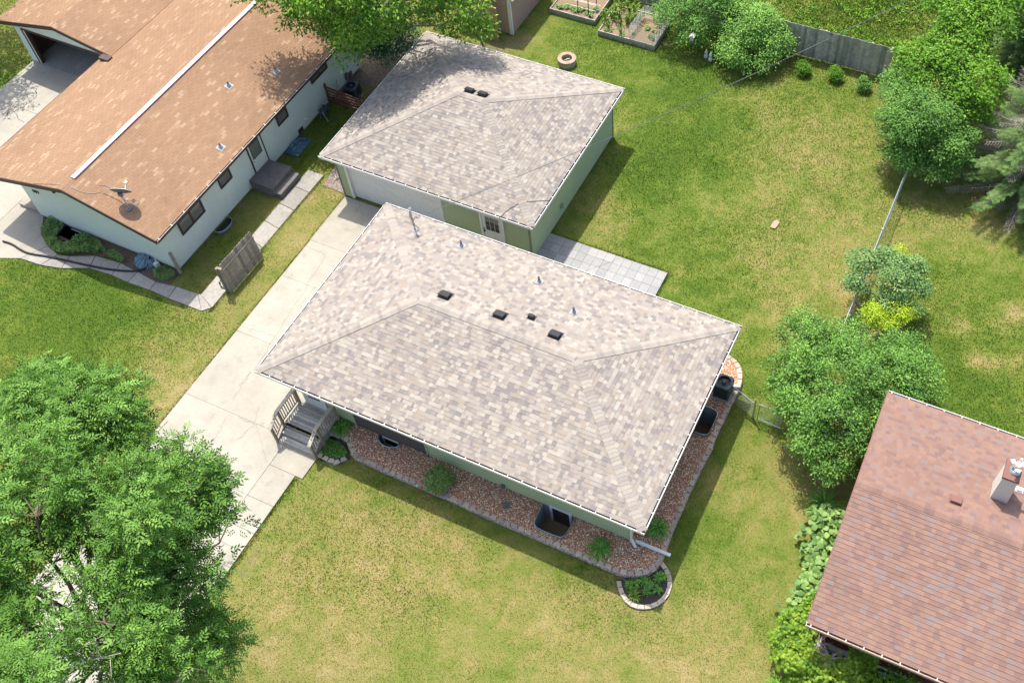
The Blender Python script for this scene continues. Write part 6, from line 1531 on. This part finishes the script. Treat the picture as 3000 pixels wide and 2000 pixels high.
spruce('spruce_tree', 'dense dark green spruce in the upper right corner behind the leafy trees', (1.330, 43.458), 8.5, 2.3, 72, lambda z, a: .04, z0=.8)
# small tree over the fence, with a golden bush under it
tree('small_tree', 'small dark grey-green crab apple tree growing through the chain link fence', (-0.932, 26.513), [LB((-2.237, 27.120, 1.900), .55, .4), LB((-2.181, 26.242, 1.600), .45, .35), LB((-1.397, 27.308, 2.100), .55, .4), LB((-0.519, 27.549, 2.000), .5, .4), LB((-0.815, 26.326, 2.200), .65, .5), LB((-0.103, 26.841, 1.700), .45, .4), LB((-0.903, 25.811, 1.700), .5, .35), LB((-0.113, 26.101, 1.500), .45, .35)],
     .06, .6, 620, 18, .16, LEAF, .10, 'greyleaf', seed=81, tone=(.5, .22), tops=.15)
S('golden_bush', 'bright yellow-green bush below the small tree at the chain link fence', (-0.636, 26.068), [LB((-1.312, 24.920, 1.700), .45, .3), LB((-0.416, 25.536, 1.700), .52, .32), LB((-0.846, 25.155, 1.500), .6, .3), LB((-1.158, 28.433, 1.500), .28, .2)], 300, 16, .14, NARROW, .10, 'goldleaf', seed=82, tone=(.5, .2), tops=.2)
BB = [LB((-3.142, 22.525, 2.400), .85, .75), LB((-1.657, 23.024, 2.200), .9, .8), LB((0.214, 23.580, 1.600), .9, .8), LB((-2.952, 20.975, 2.400), .85, .8), LB((-1.536, 21.097, 3.100), 1.1, .9), LB((0.039, 22.123, 2.100), 1.1, .9), LB((1.022, 22.987, 1.500), .8, .7), LB((-2.508, 19.680, 2.300), .75, .7),
      LB((-1.169, 19.567, 2.800), 1.0, .8), LB((0.066, 20.591, 1.800), .9, .8), LB((-1.557, 18.737, 2.100), .75, .6), LB((-0.328, 18.713, 2.000), .75, .6), LB((-0.871, 18.198, 1.700), .55, .45), LB((-3.184, 20.432, 1.900), .5, .5)]
S('large_bush', 'very large loose green bush filling the gap beside the reddish-brown roof', (-0.685, 21.035), BB, 3600, 18, .20, LEAF, .095, 'shrubleaf', seed=91, tone=(.46, .28), stems=40, inner=.3, tops=.2, rnd=.75, gap=.36, gs=.8)
# planting along the lower right house
vz = [(-0.285, 16.917, 0.500), (-0.291, 16.199, 0.550), (-0.146, 15.531, 0.500), (-0.067, 14.826, 0.500), (-0.016, 14.146, 0.450), (0.018, 13.750, 0.300)]
S('hollyhock_row', 'row of broad-leaved pale green plants against the gable wall of the reddish-brown roofed house', (vz[2][0], vz[2][1]), [(q[0] + .05, q[1], q[2], .42, .42, .45) for q in vz], 260, 6, .2, ROUND, .20, 'broadleaf', seed=95, cat='plant', tone=(.5, .2), rnd=.45)
CE = [((0.332, 13.452, 0.800), .5), ((-0.053, 12.853, 0.900), .5), ((-0.098, 12.231, 0.900), .5), ((0.290, 11.784, 1.000), .5), ((0.366, 12.480, 1.000), .33), ((0.853, 11.788, 0.900), .5), ((1.504, 11.836, 1.000), .42), ((1.881, 12.152, 1.000), .45), ((2.101, 12.721, 1.100), .38)]
cd = shrub('cedar_hedge', 'bright green cedar hedge curling round a bare dead centre at the lower right house', (0.998, 13.075), [(q[0], q[1], q[2], r, r, r * 1.25) for q, r in CE], 900, 9, .13, FAN, .12, 'cedar', seed=97, cat='hedge', tone=(.55, .25), up=1.0, rnd=.5, tops=.25)
m = MB(); r_ = random.Random(9)
for cpt, nn in (((0.726, 12.552, 1.100), 24), ((1.144, 12.194, 1.200), 30)):
    cpt = Vector(cpt)
    for k in range(nn):
        a = r_.random() * 6.28; L = r_.uniform(.25, .6); e = cpt + Vector((math.cos(a) * L, math.sin(a) * L, r_.uniform(-.3, .15))); mid = cpt.lerp(e, .5) + Vector((0, 0, .06))
        m.tube([cpt, mid, e], [.016, .010, .004], 4, r_.random(), cap=False)
        for j in range(3): c = mid.lerp(e, r_.random()); m.tube([c, c + Vector((r_.uniform(-.15, .15), r_.uniform(-.15, .15), .03))], [.006, .002], 3, r_.random(), cap=False)
tag(m.build('dead_branches', 'deadtwig', cd), kind='stuff')
m = MB()
for q in ((0.626, 12.726, 0.850), (0.806, 12.708, 0.850), (0.732, 12.576, 0.850), (0.799, 12.611, 0.870), (1.100, 12.387, 0.950), (1.247, 12.503, 0.950), (1.174, 12.306, 0.930)):
    m.lathe(Vector(q) - Vector((0, 0, .05)), [(.02, 0), (.045, .02), (.045, .05), (.001, .07)], 8)
tag(m.build('cut_stubs', 'stucco', cd), kind='stuff')
S('leafy_shrub', 'yellow-green leafy shrub at the bottom edge below the dark brick wall', (3.056, 12.240), [LB((2.403, 12.102, 0.800), .5, .5), LB((3.013, 12.311, 0.800), .45, .5), LB((3.666, 12.432, 0.700), .4, .5), LB((0.187, 11.078, 0.400), .4, .35)], 230, 12, .15, LEAF, .10, 'limeleaf', seed=99, tone=(.6, .2))
# ornamental grass tufts and lilies: each clump a plant of its own
def blade_clump(name, label, c, R, H, n, mat, seed, group=None, w=.016, z=0.0, cat='plant', flat=.75):
    t = thing(name, (c[0], c[1], z), label, cat, group); r = np.random.default_rng(seed); K = 5
    az = r.random(n) * 6.283; L = R * r.uniform(.55, 1.1, n); hh = H * r.uniform(.7, 1.1, n); b = r.normal(size=(n, 2)) * R * .10
    V = np.zeros((n, (K + 1) * 2, 3)); dx, dy = np.cos(az), np.sin(az)
    for k in range(K + 1):
        f = k / K; x = L * f; zz = hh * (2.3 * f - 2.3 * f * f * flat * 1.15) * (1 - .12 * f) ; ww = w * (1 - f) ** .6 + .001
        for s, j in ((-1, 0), (1, 1)):
            V[:, k * 2 + j, 0] = c[0] + b[:, 0] + dx * x - dy * ww * s; V[:, k * 2 + j, 1] = c[1] + b[:, 1] + dy * x + dx * ww * s; V[:, k * 2 + j, 2] = np.maximum(z + zz, z + .01)
    F = np.array([(2 * k, 2 * k + 1, 2 * k + 3, 2 * k + 2) for k in range(K)]); F = (F[None] + (K + 1) * 2 * np.arange(n)[:, None, None]).reshape(-1, 4)
    o = np_mesh('leaves', V.reshape(-1, 3), F, np.repeat(np.clip(r.normal(.5, .22, n), 0, 1), (K + 1) * 2), mat, t, tuple(org(t))); tag(o, kind='stuff'); return t
blade_clump('daylily', 'dark green arching daylily on the rock bed between the window well and the downspout', (-6.847, 12.946), .52, .45, 170, 'lily', 1, z=BZ)
blade_clump('daylily', 'dark green daylily in the shade beside the white downspout, on the east side', (-5.401, 14.379), .50, .45, 170, 'lily', 2, z=BZ)
blade_clump('daylily', 'dark spiky plant against the wall between the wooden landing and the brown siding', (-17.502, 13.357), .50, .42, 160, 'lily', 3, z=.12)
for i, (q, s) in enumerate((((-5.482, 12.254), .26), ((-5.325, 12.387), .24), ((-5.138, 12.588), .27), ((-4.917, 12.531), .22), ((-4.735, 12.882), .24), ((-4.602, 12.984), .2), ((-4.583, 12.478), .24), ((-4.879, 12.261), .22))):
    blade_clump('daylily', 'dark green daylily inside the pale paver ring', q, s, .26, 46, 'lily', 10 + i, group='daylilies in the round bed', z=.03, w=.013)
blade_clump('daylily', 'lime green daylily at the front of the pale paver ring, brightest of the bed', (-5.193, 11.997), .30, .28, 60, 'limelily', 30, z=.03)
blade_clump('tall_grass', 'tuft of long bright grass at the corner of the gable wall beside the broad-leaved row', (-0.572, 17.584), .75, .7, 160, 'lily', 31, w=.012)
# peony with pink flowers
pq = (-13.055, 12.890); pe = S('peony_bush', 'round bright green peony with pink blooms at the front of the rock bed', pq, [(pq[0], pq[1], .46, .42, .42, .28), (pq[0] + .1, pq[1] - .15, .38, .28, .28, .22)], 300, 12, .09, NARROW, .11, 'broadleaf', seed=101, tone=(.6, .2), stems=6, gap=.1)
fm = None
for q in ((-13.487, 12.402, 0.280), (-13.165, 12.297, 0.200), (-12.933, 12.396, 0.280), (-12.543, 12.764, 0.350), (-13.284, 12.721, 0.620), (-12.709, 12.514, 0.400)):
    m = MB(); m.lathe(Vector(q), [(.012, 0), (.04, .01), (.045, .03), (.028, .05), (.001, .055)], 8); m.build('flower', 'flower', pe)
# ground covers
def cover(name, label, poly, n, size, h, mat, seed, tpl=None, group=None, cat='ground cover'):
    r = np.random.default_rng(seed); P = np.array(poly); lo, hi = P.min(0), P.max(0); xy = r.random((n * 4, 2)) * (hi - lo) + lo; xy = xy[inside_poly(xy[:, 0], xy[:, 1], poly)][:n]
    z = h * (.3 + .8 * vnoise(xy[:, 0], xy[:, 1], .22, seed)) * r.uniform(.5, 1, len(xy)); pos = np.stack([xy[:, 0], xy[:, 1], z + .03], -1)
    o = scatter(name, tpl or LEAF, pos, np.array([0, 0, 1.]) + r.normal(size=pos.shape) * .45, size * r.uniform(.7, 1.2, len(xy)), np.clip(r.normal(.45, .25, len(xy)) , 0, 1), mat, None, None, seed)
    return tag(o, label, cat, group, 'stuff')
cover('ground_cover', 'low dark green creeping ground cover in the small bed beside the wooden steps', [(-17.766, 12.816), (-17.267, 12.828), (-16.893, 12.680), (-16.748, 12.459), (-16.984, 12.249), (-17.384, 12.173), (-17.723, 12.151)], 1700, .05, .12, 'lily', 111)
cover('ground_cover', 'dense bright green leafy plants round the window well at the front of the long pale house', [(-34.777, 16.271), (-34.874, 17.001), (-34.311, 16.927), (-34.194, 17.069), (-33.986, 16.169), (-33.609, 16.068), (-33.204, 16.245), (-32.909, 16.907), (-32.218, 16.853), (-31.484, 16.559), (-31.947, 16.182), (-32.836, 15.749), (-33.352, 15.610), (-34.101, 15.809)], 5200, .085, .34, 'broadleaf', 112)
cover('ground_cover', 'patch of green plants left of the blue cover in the bed of the long pale house', [(-31.714, 16.459), (-31.140, 16.710), (-30.418, 16.506), (-30.425, 16.332), (-31.152, 16.357)], 700, .07, .18, 'broadleaf', 113)
cover('ground_cover', 'round tuft of green plants right of the blue cover near the house corner', [(-28.978, 16.541), (-28.686, 16.839), (-28.140, 16.824), (-27.857, 16.612), (-28.206, 16.250), (-28.642, 16.225)], 900, .06, .2, 'broadleaf', 114)
# vegetables
proto = None; r_ = random.Random(4); cm = []
def plant_mesh(n, R, H, w, seed, mat):
    t = blade_clump('tmp', 'tmp', (0, 0), R, H, n, mat, seed, w=w, flat=.7); o = t.children[0]; me = o.data; bpy.data.objects.remove(o); bpy.data.objects.remove(t); me.name = 'leaves'; return me
corn = [plant_mesh(11, .34, .62, .024, 200 + i, 'limelily') for i in range(4)]
vegm = [plant_mesh(26, .17, .2, .03, 210 + i, 'broadleaf') for i in range(4)]
def plant(name, label, cat, group, me, x, y, z, s):
    t = thing(name, (x, y, z), label, cat, group); o = link('leaves', me, t, (x, y, z)); o.scale = (s, s, s); o.rotation_euler[2] = r_.random() * 6.28; tag(o, kind='stuff')
def where(q, b):
    f = 'front' if q[1] < (b[1] + b[3]) / 2 else 'back'; g = 'left' if q[0] < b[0] + (b[2] - b[0]) / 3 else ('middle' if q[0] < b[0] + (b[2] - b[0]) * 2 / 3 else 'right')
    return f + ' ' + g
VEG1 = [(-18.371, 38.266), (-18.442, 38.681), (-18.002, 37.980), (-18.097, 38.603), (-18.233, 39.218), (-17.922, 38.899), (-17.598, 38.443), (-17.275, 37.777), (-17.976, 39.552), (-17.228, 38.673), (-17.152, 38.926), (-17.170, 39.290), (-16.893, 39.035), (-17.590, 39.488), (-17.405, 39.716)]
for q in VEG1: plant('corn_plant', 'tall corn plant in the %s of the right raised bed' % where(q, RB2), 'plant', 'corn plants in the right raised bed', random.choice(corn), q[0], q[1], .22, r_.uniform(1.1, 1.55))
VEG2 = [(-21.076, 38.518), (-20.623, 38.594), (-20.655, 38.809), (-20.258, 38.595), (-20.066, 38.600), (-19.834, 38.622), (-19.732, 38.816), (-19.502, 38.535), (-19.213, 38.432), (-19.239, 38.796), (-20.086, 38.440), (-20.020, 38.808), (-19.177, 38.973), (-19.471, 38.774), (-20.872, 38.452)]
for q in VEG2: plant('vegetable_plant', 'low green vegetable plant in the %s of the left raised bed' % where(q, RB1), 'plant', 'vegetables in the left raised bed', random.choice(vegm), q[0], q[1], .22, r_.uniform(.7, 1.3))
VEG3 = [(-18.077, 37.730), (-17.812, 37.769), (-17.109, 37.667), (-16.705, 38.018), (-15.814, 38.105), (-15.619, 37.973), (-15.959, 39.427), (-15.879, 38.583), (-16.195, 38.668), (-15.721, 39.086)]
for q in VEG3: plant('vegetable_plant', 'low green vegetable plant in the %s of the right raised bed' % where(q, RB2), 'plant', 'vegetables in the right raised bed', random.choice(vegm), q[0], q[1], .22, r_.uniform(.7, 1.3))
# weeds in the rough grass beyond the fence
r = np.random.default_rng(8); n = 22000
xy = r.random((n, 2)) * (17, 15) + (-14.5, 40.6); k = vnoise(xy[:, 0], xy[:, 1], 1.2, 61); xy = xy[k > .47]; n = len(xy)
pos = np.stack([xy[:, 0], xy[:, 1], .05 + .28 * r.random(n) * vnoise(xy[:, 0], xy[:, 1], .5, 62)], -1)
o = scatter('weeds', NARROW, pos, np.array([0, 0, .8]) + r.normal(size=pos.shape) * .6, r.uniform(.12, .26, n), np.clip(r.normal(.55, .25, n), 0, 1), 'limeleaf', None, None, 9); tag(o, kind='stuff')
# a neighbouring tree just outside the picture on the left; its shade falls on the driveway there
tree('shade_tree', 'leafy green tree at the far left beside the neighbouring driveway', (-47.5, 24.5), [(-45.2, 22.6, 6.0, 1.5, 1.5, .9), (-46.6, 24.4, 7.0, 1.8, 1.8, 1.1), (-45.6, 20.6, 5.6, 1.2, 1.2, .8), (-44.7, 24.3, 6.8, 1.2, 1.2, .8), (-47.5, 27.0, 6.6, 1.8, 1.8, 1.0), (-48.3, 22.5, 6.0, 1.6, 1.6, 1.0)], .22, 2.6, 620, 12, .34, LEAF, .2, 'maple', seed=131, tone=(.35, .2), ntw=60)
